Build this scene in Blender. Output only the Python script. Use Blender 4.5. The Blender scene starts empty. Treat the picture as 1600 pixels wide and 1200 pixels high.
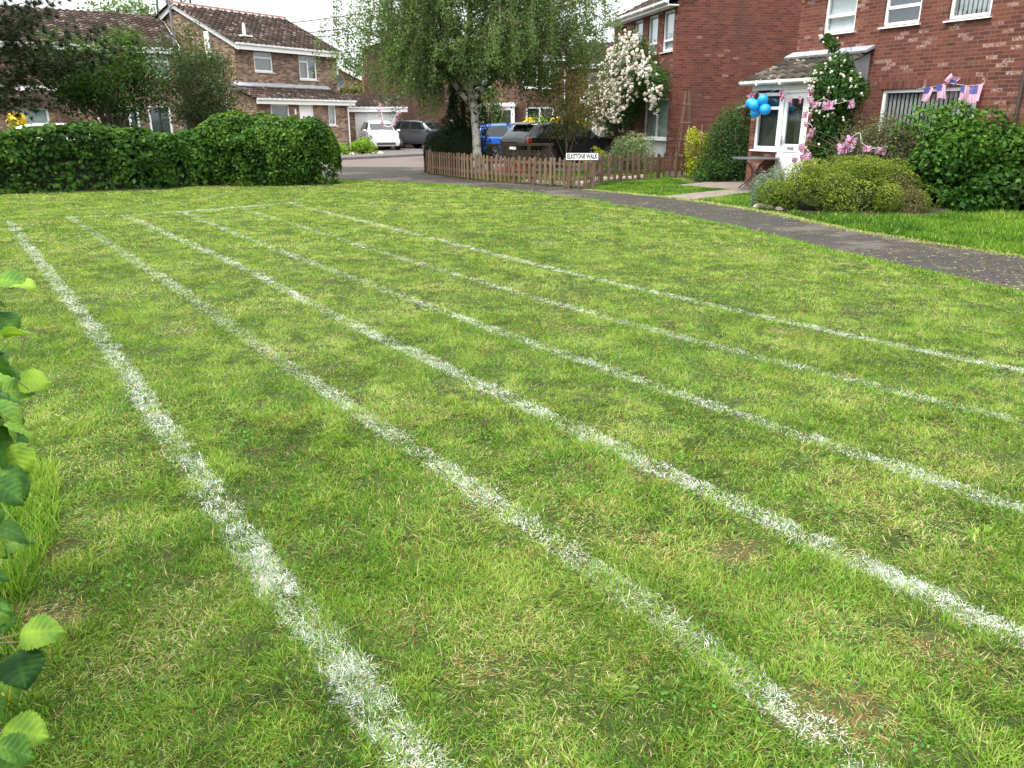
import bpy, math, random
import numpy as np
from mathutils import Vector, Matrix

R = math.radians
scene = bpy.context.scene
COL = scene.collection
random.seed(7)
rng = np.random.default_rng(11)

# ------------------------------------------------------------------ camera
PITCH = math.atan(413 / 1200)
cam_d = bpy.data.cameras.new('camera')
cam_d.sensor_width = 36
cam_d.lens = 27
cam_d.clip_end = 3000
cam = bpy.data.objects.new('camera', cam_d)
COL.objects.link(cam)
cam.location = (0, 0, 1.6)
cam.rotation_euler = (math.pi / 2 - PITCH, 0, 0)
scene.camera = cam

# ------------------------------------------------------------------ sky, sun, exposure
SUN_EL, SUN_AZ = R(58), R(-130)          # azimuth measured from +Y towards +X
world = bpy.data.worlds.new('World')
scene.world = world
world.use_nodes = True
wn = world.node_tree
wn.nodes.clear()
wo = wn.nodes.new('ShaderNodeOutputWorld')
bg1 = wn.nodes.new('ShaderNodeBackground')
bg2 = wn.nodes.new('ShaderNodeBackground')
add = wn.nodes.new('ShaderNodeAddShader')
sky = wn.nodes.new('ShaderNodeTexSky')
sky.sky_type = 'NISHITA'
sky.sun_disc = False
sky.sun_elevation = SUN_EL
sky.sun_rotation = SUN_AZ
hs = wn.nodes.new('ShaderNodeHueSaturation')
hs.inputs['Saturation'].default_value = 0.35
wn.links.new(sky.outputs[0], hs.inputs['Color'])
wn.links.new(hs.outputs[0], bg1.inputs['Color'])
bg1.inputs['Strength'].default_value = 0.05
# thick cloud: bright overhead, dimmer at the horizon, uneven
tc = wn.nodes.new('ShaderNodeTexCoord')
sep = wn.nodes.new('ShaderNodeSeparateXYZ')
wn.links.new(tc.outputs['Generated'], sep.inputs[0])
mr = wn.nodes.new('ShaderNodeMapRange')
mr.inputs['From Min'].default_value = 0.0
mr.inputs['From Max'].default_value = 1.0
mr.inputs['To Min'].default_value = 0.20
mr.inputs['To Max'].default_value = 1.8
wn.links.new(sep.outputs['Z'], mr.inputs['Value'])
noi = wn.nodes.new('ShaderNodeTexNoise')
noi.inputs['Scale'].default_value = 2.2
noi.inputs['Detail'].default_value = 5
mp = wn.nodes.new('ShaderNodeMapping')
mp.inputs['Scale'].default_value = (1, 1, 3)
wn.links.new(tc.outputs['Generated'], mp.inputs[0])
wn.links.new(mp.outputs[0], noi.inputs['Vector'])
mr2 = wn.nodes.new('ShaderNodeMapRange')
mr2.inputs['From Min'].default_value = 0.3
mr2.inputs['From Max'].default_value = 0.7
mr2.inputs['To Min'].default_value = 0.84
mr2.inputs['To Max'].default_value = 1.1
wn.links.new(noi.outputs[0], mr2.inputs['Value'])
mu = wn.nodes.new('ShaderNodeMath')
mu.operation = 'MULTIPLY'
wn.links.new(mr.outputs[0], mu.inputs[0])
wn.links.new(mr2.outputs[0], mu.inputs[1])
wn.links.new(mu.outputs[0], bg2.inputs['Strength'])
bg2.inputs['Color'].default_value = (0.96, 0.985, 1.0, 1)
wn.links.new(bg1.outputs[0], add.inputs[0])
wn.links.new(bg2.outputs[0], add.inputs[1])
wn.links.new(add.outputs[0], wo.inputs['Surface'])

sun_d = bpy.data.lights.new('sun', 'SUN')
sun_d.energy = 1.5
sun_d.angle = R(10)
sun_d.color = (1.0, 0.95, 0.86)
sun = bpy.data.objects.new('sun', sun_d)
COL.objects.link(sun)
sdir = Vector((math.sin(SUN_AZ) * math.cos(SUN_EL), math.cos(SUN_AZ) * math.cos(SUN_EL), math.sin(SUN_EL)))
sun.rotation_euler = sdir.to_track_quat('Z', 'Y').to_euler()

vs = scene.view_settings
vs.view_transform = 'Standard'
vs.look = 'None'
vs.exposure = 1.3
vs.gamma = 1
vs.use_curve_mapping = False
scene.cycles.max_bounces = 5
scene.cycles.diffuse_bounces = 2
scene.cycles.glossy_bounces = 2
scene.cycles.caustics_reflective = False
scene.cycles.caustics_refractive = False
scene.cycles.transmission_bounces = 4
scene.cycles.transparent_max_bounces = 6


# ------------------------------------------------------------------ object helpers
def tag(o, label=None, cat=None, group=None, kind=None):
    if label: o['label'] = label
    if cat: o['category'] = cat
    if group: o['group'] = group
    if kind: o['kind'] = kind
    return o


def thing(name, label, cat, loc=(0, 0, 0), rz=0, group=None):
    o = bpy.data.objects.new(name, None)
    o.empty_display_size = 0.2
    COL.objects.link(o)
    o.location = loc
    o.rotation_euler = (0, 0, R(rz))
    return tag(o, label, cat, group)


class MB:
    """collects shapes into one mesh"""
    def __init__(s):
        s.v, s.f = [], []

    def add(s, vs_, fs):
        b = len(s.v)
        s.v.extend(tuple(p) for p in vs_)
        s.f.extend(tuple(b + i for i in f) for f in fs)
        return s

    def box(s, x0, x1, y0, y1, z0, z1, M=None):
        p = [(x0, y0, z0), (x1, y0, z0), (x1, y1, z0), (x0, y1, z0), (x0, y0, z1), (x1, y0, z1), (x1, y1, z1), (x0, y1, z1)]
        if M: p = [M @ Vector(q) for q in p]
        return s.add(p, [(0, 3, 2, 1), (4, 5, 6, 7), (0, 1, 5, 4), (1, 2, 6, 5), (2, 3, 7, 6), (3, 0, 4, 7)])

    def poly(s, pts):
        return s.add(pts, [tuple(range(len(pts)))])

    def prism(s, pts, d):
        """polygon pts extruded along vector d"""
        n = len(pts)
        q = [tuple(a + b for a, b in zip(p, d)) for p in pts]
        fs = [tuple(range(n))[::-1], tuple(range(n, 2 * n))]
        fs += [(i, (i + 1) % n, n + (i + 1) % n, n + i) for i in range(n)]
        return s.add(list(pts) + q, fs)

    def tube(s, pts, rads, n=7):
        pts = [Vector(p) for p in pts]
        if not hasattr(rads, '__len__'): rads = [rads] * len(pts)
        ref = None
        vs_, fs = [], []
        for i, p in enumerate(pts):
            t = (pts[min(i + 1, len(pts) - 1)] - pts[max(i - 1, 0)])
            if t.length < 1e-9: t = Vector((0, 0, 1))
            t.normalize()
            if ref is None:
                ref = Vector((1, 0, 0)) if abs(t.x) < 0.8 else Vector((0, 1, 0))
            a = (ref - t * ref.dot(t)).normalized()
            b = t.cross(a)
            ref = a
            for k in range(n):
                w = 2 * math.pi * k / n
                vs_.append(p + (a * math.cos(w) + b * math.sin(w)) * rads[i])
        for i in range(len(pts) - 1):
            for k in range(n):
                fs.append((i * n + k, i * n + (k + 1) % n, (i + 1) * n + (k + 1) % n, (i + 1) * n + k))
        fs.append(tuple(range(n))[::-1])
        fs.append(tuple((len(pts) - 1) * n + k for k in range(n)))
        return s.add(vs_, fs)

    def lathe(s, prof, n=16, c=(0, 0, 0), M=None):
        vs_, fs = [], []
        for r, z in prof:
            for k in range(n):
                w = 2 * math.pi * k / n
                p = Vector((r * math.cos(w), r * math.sin(w), z))
                p = (M @ p) if M else p
                vs_.append(p + Vector(c))
        for i in range(len(prof) - 1):
            for k in range(n):
                fs.append((i * n + k, i * n + (k + 1) % n, (i + 1) * n + (k + 1) % n, (i + 1) * n + k))
        fs.append(tuple(range(n))[::-1])
        fs.append(tuple((len(prof) - 1) * n + k for k in range(n)))
        return s.add(vs_, fs)

    def wall(s, x0, x1, z0, z1, y, holes=(), depth=0.1):
        """wall facing -y with real openings and their reveals"""
        xs = sorted({x0, x1, *[h[0] for h in holes], *[h[1] for h in holes]})
        zs = sorted({z0, z1, *[h[2] for h in holes], *[h[3] for h in holes]})
        for a, b in zip(xs, xs[1:]):
            for c, d in zip(zs, zs[1:]):
                mx, mz = (a + b) / 2, (c + d) / 2
                if any(h[0] < mx < h[1] and h[2] < mz < h[3] for h in holes): continue
                s.poly([(a, y, c), (b, y, c), (b, y, d), (a, y, d)])
        for a, b, c, d in holes:
            e = y + depth
            s.poly([(a, y, c), (a, y, d), (a, e, d), (a, e, c)])
            s.poly([(b, y, c), (b, e, c), (b, e, d), (b, y, d)])
            s.poly([(a, y, d), (b, y, d), (b, e, d), (a, e, d)])
            s.poly([(a, y, c), (a, e, c), (b, e, c), (b, y, c)])
        return s

    def build(s, name, mat, parent=None, smooth=False, bevel=0):
        me = bpy.data.meshes.new(name)
        me.from_pydata(s.v, [], s.f)
        if smooth: me.polygons.foreach_set('use_smooth', [True] * len(me.polygons))
        me.materials.append(mat)
        me.update()
        o = bpy.data.objects.new(name, me)
        COL.objects.link(o)
        if parent: o.parent = parent
        if bevel:
            m = o.modifiers.new('bevel', 'BEVEL')
            m.width = bevel
            m.segments = 2
            m.limit_method = 'ANGLE'
        return o


def npmesh(name, V, F, mat, parent=None, attrs=None, smooth=False):
    """V (n,3), F (m,k) all faces with k corners; attrs name -> (n,) or (n,3)"""
    me = bpy.data.meshes.new(name)
    n, (m, k) = len(V), F.shape
    me.vertices.add(n)
    me.vertices.foreach_set('co', np.ascontiguousarray(V, np.float32).ravel())
    me.loops.add(m * k)
    me.loops.foreach_set('vertex_index', np.ascontiguousarray(F, np.int32).ravel())
    me.polygons.add(m)
    me.polygons.foreach_set('loop_start', np.arange(0, m * k, k, dtype=np.int32))
    if smooth: me.polygons.foreach_set('use_smooth', np.ones(m, bool))
    for an, av in (attrs or {}).items():
        av = np.asarray(av, np.float32)
        if av.ndim == 1:
            me.attributes.new(an, 'FLOAT', 'POINT').data.foreach_set('value', av)
        else:
            c4 = np.ones((n, 4), np.float32)
            c4[:, :3] = av
            me.attributes.new(an, 'FLOAT_COLOR', 'POINT').data.foreach_set('color', c4.ravel())
    me.materials.append(mat)
    me.update(calc_edges=True)
    o = bpy.data.objects.new(name, me)
    COL.objects.link(o)
    if parent: o.parent = parent
    return o


def children(o):
    return [c for c in bpy.data.objects if c.parent == o]


def copy_tree(o, parent=None):
    c = o.copy()
    COL.objects.link(c)
    if parent: c.parent = parent
    for ch in children(o):
        copy_tree(ch, c)
    return c


# ------------------------------------------------------------------ noise in numpy
class VN:
    def __init__(s, seed, n=64):
        s.g = np.random.default_rng(seed).random((n, n))
        s.n = n

    def __call__(s, x, y, sc):
        x, y = np.asarray(x) / sc + 1000, np.asarray(y) / sc + 1000
        i, j = np.floor(x).astype(int), np.floor(y).astype(int)
        fx, fy = x - i, y - j
        fx, fy = fx * fx * (3 - 2 * fx), fy * fy * (3 - 2 * fy)
        n, g = s.n, s.g
        a, b = g[i % n, j % n], g[(i + 1) % n, j % n]
        c, d = g[i % n, (j + 1) % n], g[(i + 1) % n, (j + 1) % n]
        return (a * (1 - fx) + b * fx) * (1 - fy) + (c * (1 - fx) + d * fx) * fy


# ------------------------------------------------------------------ materials
class NT:
    def __init__(s, name):
        s.m = bpy.data.materials.new(name)
        s.m.use_nodes = True
        s.t = s.m.node_tree
        s.t.nodes.clear()
        s.out = s.t.nodes.new('ShaderNodeOutputMaterial')

    def n(s, typ, **kw):
        nd = s.t.nodes.new('ShaderNode' + typ)
        for k, v in kw.items(): setattr(nd, k, v)
        return nd

    def L(s, a, b): s.t.links.new(a, b)

    def put(s, inp, val):
        if isinstance(val, bpy.types.NodeSocket): s.L(val, inp)
        else: inp.default_value = val

    def M(s, op, a, b=None, c=None):
        nd = s.n('Math', operation=op)
        for i, x in enumerate((a, b, c)):
            if x is not None: s.put(nd.inputs[i], x)
        return nd.outputs[0]

    def mix(s, f, a, b, blend='MIX'):
        nd = s.n('MixRGB', blend_type=blend)
        s.put(nd.inputs[0], f)
        for i, x in ((1, a), (2, b)):
            s.put(nd.inputs[i], x if isinstance(x, bpy.types.NodeSocket) else (*x, 1))
        return nd.outputs[0]

    def noise(s, vec, scale, detail=4, rough=0.55):
        nd = s.n('TexNoise')
        if vec is not None: s.L(vec, nd.inputs['Vector'])
        nd.inputs['Scale'].default_value = scale
        nd.inputs['Detail'].default_value = detail
        nd.inputs['Roughness'].default_value = rough
        return nd.outputs[0]

    def ramp(s, f, stops, interp='LINEAR'):
        nd = s.n('ValToRGB')
        cr = nd.color_ramp
        cr.interpolation = interp
        while len(cr.elements) < len(stops): cr.elements.new(0.5)
        for e, (p, c) in zip(cr.elements, stops):
            e.position = p
            e.color = (*c, 1) if len(c) == 3 else c
        s.L(f, nd.inputs[0])
        return nd.outputs[0]

    def rng(s, v, a, b, c, d):
        nd = s.n('MapRange')
        s.put(nd.inputs[0], v)
        for i, x in enumerate((a, b, c, d)): nd.inputs[i + 1].default_value = x
        return nd.outputs[0]

    def obj(s): return s.n('TexCoord').outputs['Object']
    def uv(s): return s.n('TexCoord').outputs['UV']
    def pos(s): return s.n('NewGeometry').outputs['Position']

    def bsdf(s, color, rough=0.6, metal=0.0, spec=0.5, bump=None, bstr=0.4, bdist=0.01, coat=0.0):
        b = s.n('BsdfPrincipled')
        s.put(b.inputs['Base Color'], color if isinstance(color, bpy.types.NodeSocket) else (*color, 1))
        s.put(b.inputs['Roughness'], rough)
        b.inputs['Metallic'].default_value = metal
        b.inputs['Specular IOR Level'].default_value = spec
        b.inputs['Coat Weight'].default_value = coat
        if bump is not None:
            bp = s.n('Bump')
            bp.inputs['Strength'].default_value = bstr
            bp.inputs['Distance'].default_value = bdist
            s.L(bump, bp.inputs['Height'])
            s.L(bp.outputs[0], b.inputs['Normal'])
        return b

    def done(s, shader):
        s.L(shader.outputs[0], s.out.inputs['Surface'])
        return s.m


def plain(name, c, rough=0.6, metal=0.0, var=0.12, scale=6.0, spec=0.5, coat=0.0):
    t = NT(name)
    f = t.noise(t.obj(), scale, 5)
    lo = tuple(x * (1 - var) for x in c)
    hi = tuple(min(1, x * (1 + var)) for x in c)
    return t.done(t.bsdf(t.ramp(f, [(0.3, lo), (0.7, hi)]), rough, metal, spec, coat=coat))


def brick_mat(name, stops, mortar, white=0.03, soldier=False, bw=0.225, bh=0.075):
    t = NT(name)
    sp = t.n('SeparateXYZ')
    t.L(t.obj(), sp.inputs[0])
    u = t.M('ADD', sp.outputs[0], sp.outputs[1])
    v = sp.outputs[2]
    if soldier: u, v = v, u
    row = t.M('DIVIDE', v, bh)
    ri = t.M('FLOOR', row)
    uu = t.M('ADD', t.M('DIVIDE', u, bw), t.M('MULTIPLY', t.M('MODULO', ri, 2.0), 0.0 if soldier else 0.5))
    ci = t.M('FLOOR', uu)
    fu, fv = t.M('FRACT', uu), t.M('FRACT', row)
    cx = t.n('CombineXYZ')
    t.L(ci, cx.inputs[0]); t.L(ri, cx.inputs[1])
    wnz = t.n('TexWhiteNoise', noise_dimensions='2D')
    t.L(cx.outputs[0], wnz.inputs['Vector'])
    big = t.noise(t.obj(), 0.5, 3)
    fine = t.noise(t.obj(), 28, 3)
    f = t.M('ADD', t.M('ADD', t.M('MULTIPLY', wnz.outputs['Value'], 0.50), 0.12), t.M('MULTIPLY', t.M('SUBTRACT', big, 0.24), 0.5))
    col = t.ramp(f, stops)
    col = t.mix(t.rng(fine, 0.35, 0.7, 0.0, 0.35), col, tuple(c * 0.55 for c in stops[0][1]))
    # salts and paint-pale faces on a few bricks, patchy
    cx2 = t.n('CombineXYZ')
    t.L(ci, cx2.inputs[1]); t.L(ri, cx2.inputs[0])
    w2 = t.n('TexWhiteNoise', noise_dimensions='2D')
    t.L(cx2.outputs[0], w2.inputs['Vector'])
    sel = t.M('GREATER_THAN', w2.outputs['Value'], 1 - white)
    patch = t.rng(t.noise(t.obj(), 26, 4, 0.7), 0.42, 0.62, 0, 1)
    zone = t.rng(t.noise(t.obj(), 0.9, 2), 0.42, 0.58, 0.15, 1)
    col = t.mix(t.M('MULTIPLY', t.M('MULTIPLY', sel, patch), zone), col, (0.42, 0.31, 0.26))
    jm = 0.07
    mu_ = t.M('LESS_THAN', t.M('MINIMUM', fu, t.M('SUBTRACT', 1.0, fu)), 0.012 / bw / 2)
    mv_ = t.M('LESS_THAN', t.M('MINIMUM', fv, t.M('SUBTRACT', 1.0, fv)), 0.012 / bh / 2)
    m = t.M('MAXIMUM', mu_, mv_)
    mort = t.mix(t.noise(t.obj(), 3.0, 3), tuple(c * 0.75 for c in mortar), mortar)
    col = t.mix(m, col, mort)
    # rain streaks and soot with their own shape
    mp_ = t.n('Mapping')
    t.L(t.obj(), mp_.inputs[0])
    mp_.inputs['Scale'].default_value = (1, 1, 0.22)
    st = t.noise(mp_.outputs[0], 1.5, 5)
    col = t.mix(t.rng(st, 0.52, 0.75, 0.0, 0.45), col, (0.07, 0.05, 0.045))
    h = t.M('ADD', t.M('MULTIPLY', t.M('SUBTRACT', 1.0, m), 1.0), t.M('MULTIPLY', fine, 0.5))
    return t.done(t.bsdf(col, 0.9, bump=h, bstr=0.5, bdist=0.008, spec=0.25))


def tile_mat(name, stops, pale=(0.5, 0.47, 0.4)):
    t = NT(name)
    a = t.n('Attribute', attribute_name='tone')
    f = a.outputs['Fac']
    n1 = t.noise(t.obj(), 9, 5)
    n2 = t.noise(t.obj(), 1.1, 4)
    col = t.ramp(t.M('ADD', t.M('MULTIPLY', f, 0.6), t.M('MULTIPLY', n2, 0.4)), stops)
    col = t.mix(t.rng(n1, 0.55, 0.75, 0, 0.6), col, (0.04, 0.03, 0.025))
    n3 = t.noise(t.obj(), 13, 2, 0.4)
    col = t.mix(t.M('MULTIPLY', t.M('GREATER_THAN', f, 0.74), t.rng(n3, 0.61, 0.67, 0, 0.75)), col, pale)
    n4 = t.noise(t.obj(), 2.3, 5, 0.7)
    col = t.mix(t.rng(n4, 0.6, 0.72, 0, 0.5), col, (0.075, 0.07, 0.03))
    return t.done(t.bsdf(col, 0.9, bump=n1, bstr=0.3, spec=0.25))


def leaf_mat(name, stops, rough=0.6, trans=0.35, spec=0.14, tcol=None):
    t = NT(name)
    a = t.n('Attribute', attribute_name='tone')
    col = t.ramp(a.outputs['Fac'], stops)
    b = t.bsdf(col, rough, spec=spec)
    tr = t.n('BsdfTranslucent')
    t.L(t.mix(1.0, col, tcol or (1.35, 1.35, 0.55), 'MULTIPLY'), tr.inputs['Color'])
    mx = t.n('MixShader')
    mx.inputs[0].default_value = trans
    t.L(b.outputs[0], mx.inputs[1])
    t.L(tr.outputs[0], mx.inputs[2])
    return t.done(mx)


def bark_mat(name, c0, c1, scale=12, stops=(0.35, 0.62), vz=0.35):
    t = NT(name)
    mp_ = t.n('Mapping')
    t.L(t.obj(), mp_.inputs[0])
    mp_.inputs['Scale'].default_value = (1, 1, vz)
    f = t.noise(mp_.outputs[0], scale, 6, 0.65)
    return t.done(t.bsdf(t.ramp(f, [(stops[0], c0), (stops[1], c1)]), 0.9, bump=f, bstr=0.6, bdist=0.02, spec=0.2))


def glass_mat():
    t = NT('window_glass')
    g = t.n('BsdfGlossy')
    g.inputs['Roughness'].default_value = 0.03
    g.inputs['Color'].default_value = (0.9, 0.95, 1, 1)
    tr = t.n('BsdfTransparent')
    tr.inputs['Color'].default_value = (0.92, 0.95, 0.95, 1)
    lw = t.n('LayerWeight')
    fr5 = t.M('MULTIPLY_ADD', t.M('POWER', lw.outputs['Facing'], 5.0), 0.85, 0.085)
    mx = t.n('MixShader')
    t.L(fr5, mx.inputs[0])
    t.L(tr.outputs[0], mx.inputs[1])
    t.L(g.outputs[0], mx.inputs[2])
    return t.done(mx)


def wood_mat(name, c0, c1, scale=5):
    t = NT(name)
    mp_ = t.n('Mapping')
    t.L(t.obj(), mp_.inputs[0])
    mp_.inputs['Scale'].default_value = (6, 6, 0.7)
    f = t.noise(mp_.outputs[0], scale, 5, 0.6)
    g = t.noise(t.obj(), 2.2, 3)
    oi = t.n('ObjectInfo')
    col = t.ramp(t.M('ADD', t.M('ADD', t.M('MULTIPLY', f, 0.4), t.M('MULTIPLY', g, 0.35)), t.M('MULTIPLY', oi.outputs['Random'], 0.26)), [(0.32, c0), (0.68, c1)])
    return t.done(t.bsdf(col, 0.85, bump=f, bstr=0.3, spec=0.25))


def flag_mat(name, kind):
    """union flag or a striped flag with a blue corner, drawn in the flag's own UV"""
    t = NT(name)
    sp = t.n('SeparateXYZ')
    t.L(t.uv(), sp.inputs[0])
    u = t.M('SUBTRACT', t.M('MULTIPLY', sp.outputs[0], 2.0), 1.0)
    v = t.M('SUBTRACT', t.M('MULTIPLY', sp.outputs[1], 2.0), 1.0)
    red, white, blue = (0.48, 0.07, 0.16), (0.70, 0.58, 0.68), (0.11, 0.09, 0.28)
    if kind == 'union':
        d = t.M('MINIMUM', t.M('ABSOLUTE', t.M('SUBTRACT', u, v)), t.M('ABSOLUTE', t.M('ADD', u, v)))
        k = t.M('MINIMUM', t.M('ABSOLUTE', u), t.M('ABSOLUTE', v))
        col = t.mix(t.M('LESS_THAN', d, 0.30), blue, white)
        col = t.mix(t.M('LESS_THAN', d, 0.11), col, red)
        col = t.mix(t.M('LESS_THAN', k, 0.26), col, white)
        col = t.mix(t.M('LESS_THAN', k, 0.15), col, red)
    else:
        s = t.M('FRACT', t.M('MULTIPLY', sp.outputs[0], 5.5))
        col = t.mix(t.M('GREATER_THAN', s, 0.5), (0.74, 0.34, 0.50), (0.80, 0.62, 0.74))
        c = t.M('MULTIPLY', t.M('LESS_THAN', u, 0.1), t.M('GREATER_THAN', v, 0.0))
        st = t.rng(t.noise(t.uv(), 25, 1), 0.6, 0.65, 0, 0.7)
        col = t.mix(c, col, t.mix(st, (0.10, 0.11, 0.38), white))
    b = t.bsdf(col, 0.7, spec=0.2)
    tr = t.n('BsdfTranslucent')
    t.L(col, tr.inputs['Color'])
    mx = t.n('MixShader')
    mx.inputs[0].default_value = 0.35
    t.L(b.outputs[0], mx.inputs[1])
    t.L(tr.outputs[0], mx.inputs[2])
    return t.done(mx)


RED = [(0.16, (0.068, 0.028, 0.022)), (0.34, (0.120, 0.041, 0.029)), (0.6, (0.163, 0.056, 0.037)), (0.88, (0.225, 0.090, 0.056))]
BUFF = [(0.22, (0.075, 0.044, 0.033)), (0.40, (0.165, 0.098, 0.066)), (0.58, (0.255, 0.162, 0.108)), (0.75, (0.39, 0.28, 0.20))]
M = {}
M['red_brick'] = brick_mat('red_brick', RED, (0.20, 0.115, 0.092), 0.15)
M['red_brick_side'] = brick_mat('red_brick_flank', RED, (0.20, 0.095, 0.070), 0.02)
M['soldier'] = brick_mat('soldier_brick', RED, (0.155, 0.085, 0.065), 0.10, True, 0.24, 0.075)
M['buff_brick'] = brick_mat('buff_brick', BUFF, (0.30, 0.22, 0.165), 0.12)
M['brown_brick'] = brick_mat('brown_brick', [(0.2, (0.07, 0.035, 0.026)), (0.5, (0.12, 0.062, 0.046)), (0.8, (0.17, 0.095, 0.07))], (0.14, 0.09, 0.075), 0.01)
M['orange_brick'] = brick_mat('orange_brick', [(0.2, (0.3, 0.12, 0.06)), (0.5, (0.42, 0.18, 0.09)), (0.8, (0.5, 0.25, 0.14))], (0.4, 0.25, 0.17), 0.01)
M['brown_tile'] = tile_mat('brown_roof_tile', [(0.2, (0.024, 0.016, 0.013)), (0.5, (0.046, 0.030, 0.024)), (0.8, (0.080, 0.054, 0.042))])
M['grey_tile'] = tile_mat('mossy_roof_tile', [(0.2, (0.026, 0.022, 0.018)), (0.5, (0.052, 0.043, 0.034)), (0.8, (0.09, 0.074, 0.054))])
M['ridge'] = plain('ridge_tile', (0.20, 0.10, 0.075), 0.85, var=0.35, scale=4)
M['white'] = plain('white_upvc', (0.80, 0.80, 0.79), 0.35, var=0.04)
M['white_old'] = plain('white_painted_board', (0.72, 0.72, 0.69), 0.55, var=0.09, scale=3)
M['lead'] = plain('lead_flashing', (0.30, 0.31, 0.33), 0.55, var=0.3, scale=5)
M['glass'] = glass_mat()
M['blind_grey'] = plain('grey_blind', (0.42, 0.41, 0.40), 0.8, var=0.1)
M['blind_brown'] = plain('taupe_blind', (0.17, 0.152, 0.13), 0.8, var=0.1)
M['blind_lilac'] = plain('pale_lilac_blind', (0.80, 0.78, 0.83), 0.8, var=0.05)
M['blind_green'] = plain('pale_green_curtain', (0.42, 0.48, 0.45), 0.8, var=0.1)
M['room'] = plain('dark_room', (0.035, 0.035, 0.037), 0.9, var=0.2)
M['render_grey'] = plain('grey_panel', (0.36, 0.37, 0.37), 0.7, var=0.06)
M['dark_paint'] = plain('dark_brown_paint', (0.06, 0.035, 0.03), 0.5)
M['black'] = plain('black_plastic', (0.014, 0.014, 0.015), 0.5)
M['metal_grey'] = plain('grey_powder_coat', (0.06, 0.064, 0.068), 0.45, var=0.1)
M['galv'] = plain('galvanised_steel', (0.045, 0.048, 0.058), 0.6)
M['alu'] = plain('aluminium', (0.6, 0.6, 0.6), 0.35, metal=0.8)
M['chrome'] = plain('chrome', (0.7, 0.7, 0.72), 0.12, metal=1.0)
M['fence'] = wood_mat('weathered_picket_wood', (0.085, 0.052, 0.033), (0.195, 0.128, 0.082))
M['rail'] = wood_mat('grey_rail_wood', (0.11, 0.078, 0.05), (0.22, 0.165, 0.11))
M['post_brown'] = plain('brown_post_paint', (0.10, 0.06, 0.04), 0.6)
M['balloon'] = None
M['union'] = flag_mat('union_flag_cloth', 'union')
M['stripes'] = flag_mat('striped_flag_cloth', 'stripes')
M['cord'] = plain('white_cord', (0.75, 0.72, 0.72), 0.7)
M['paper'] = plain('white_card', (0.8, 0.79, 0.76), 0.7, var=0.03)
M['stone'] = plain('pink_grey_stone', (0.36, 0.29, 0.26), 0.85, var=0.35, scale=9)


def balloon_mat():
    t = NT('sky_blue_latex')
    b = t.bsdf((0.035, 0.42, 0.84), 0.16, spec=0.5)
    b.inputs['Subsurface Weight'].default_value = 0.0
    tr = t.n('BsdfTranslucent')
    tr.inputs['Color'].default_value = (0.08, 0.6, 1.0, 1)
    mx = t.n('MixShader')
    mx.inputs[0].default_value = 0.3
    t.L(b.outputs[0], mx.inputs[1])
    t.L(tr.outputs[0], mx.inputs[2])
    return t.done(mx)


M['balloon'] = balloon_mat()

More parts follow.
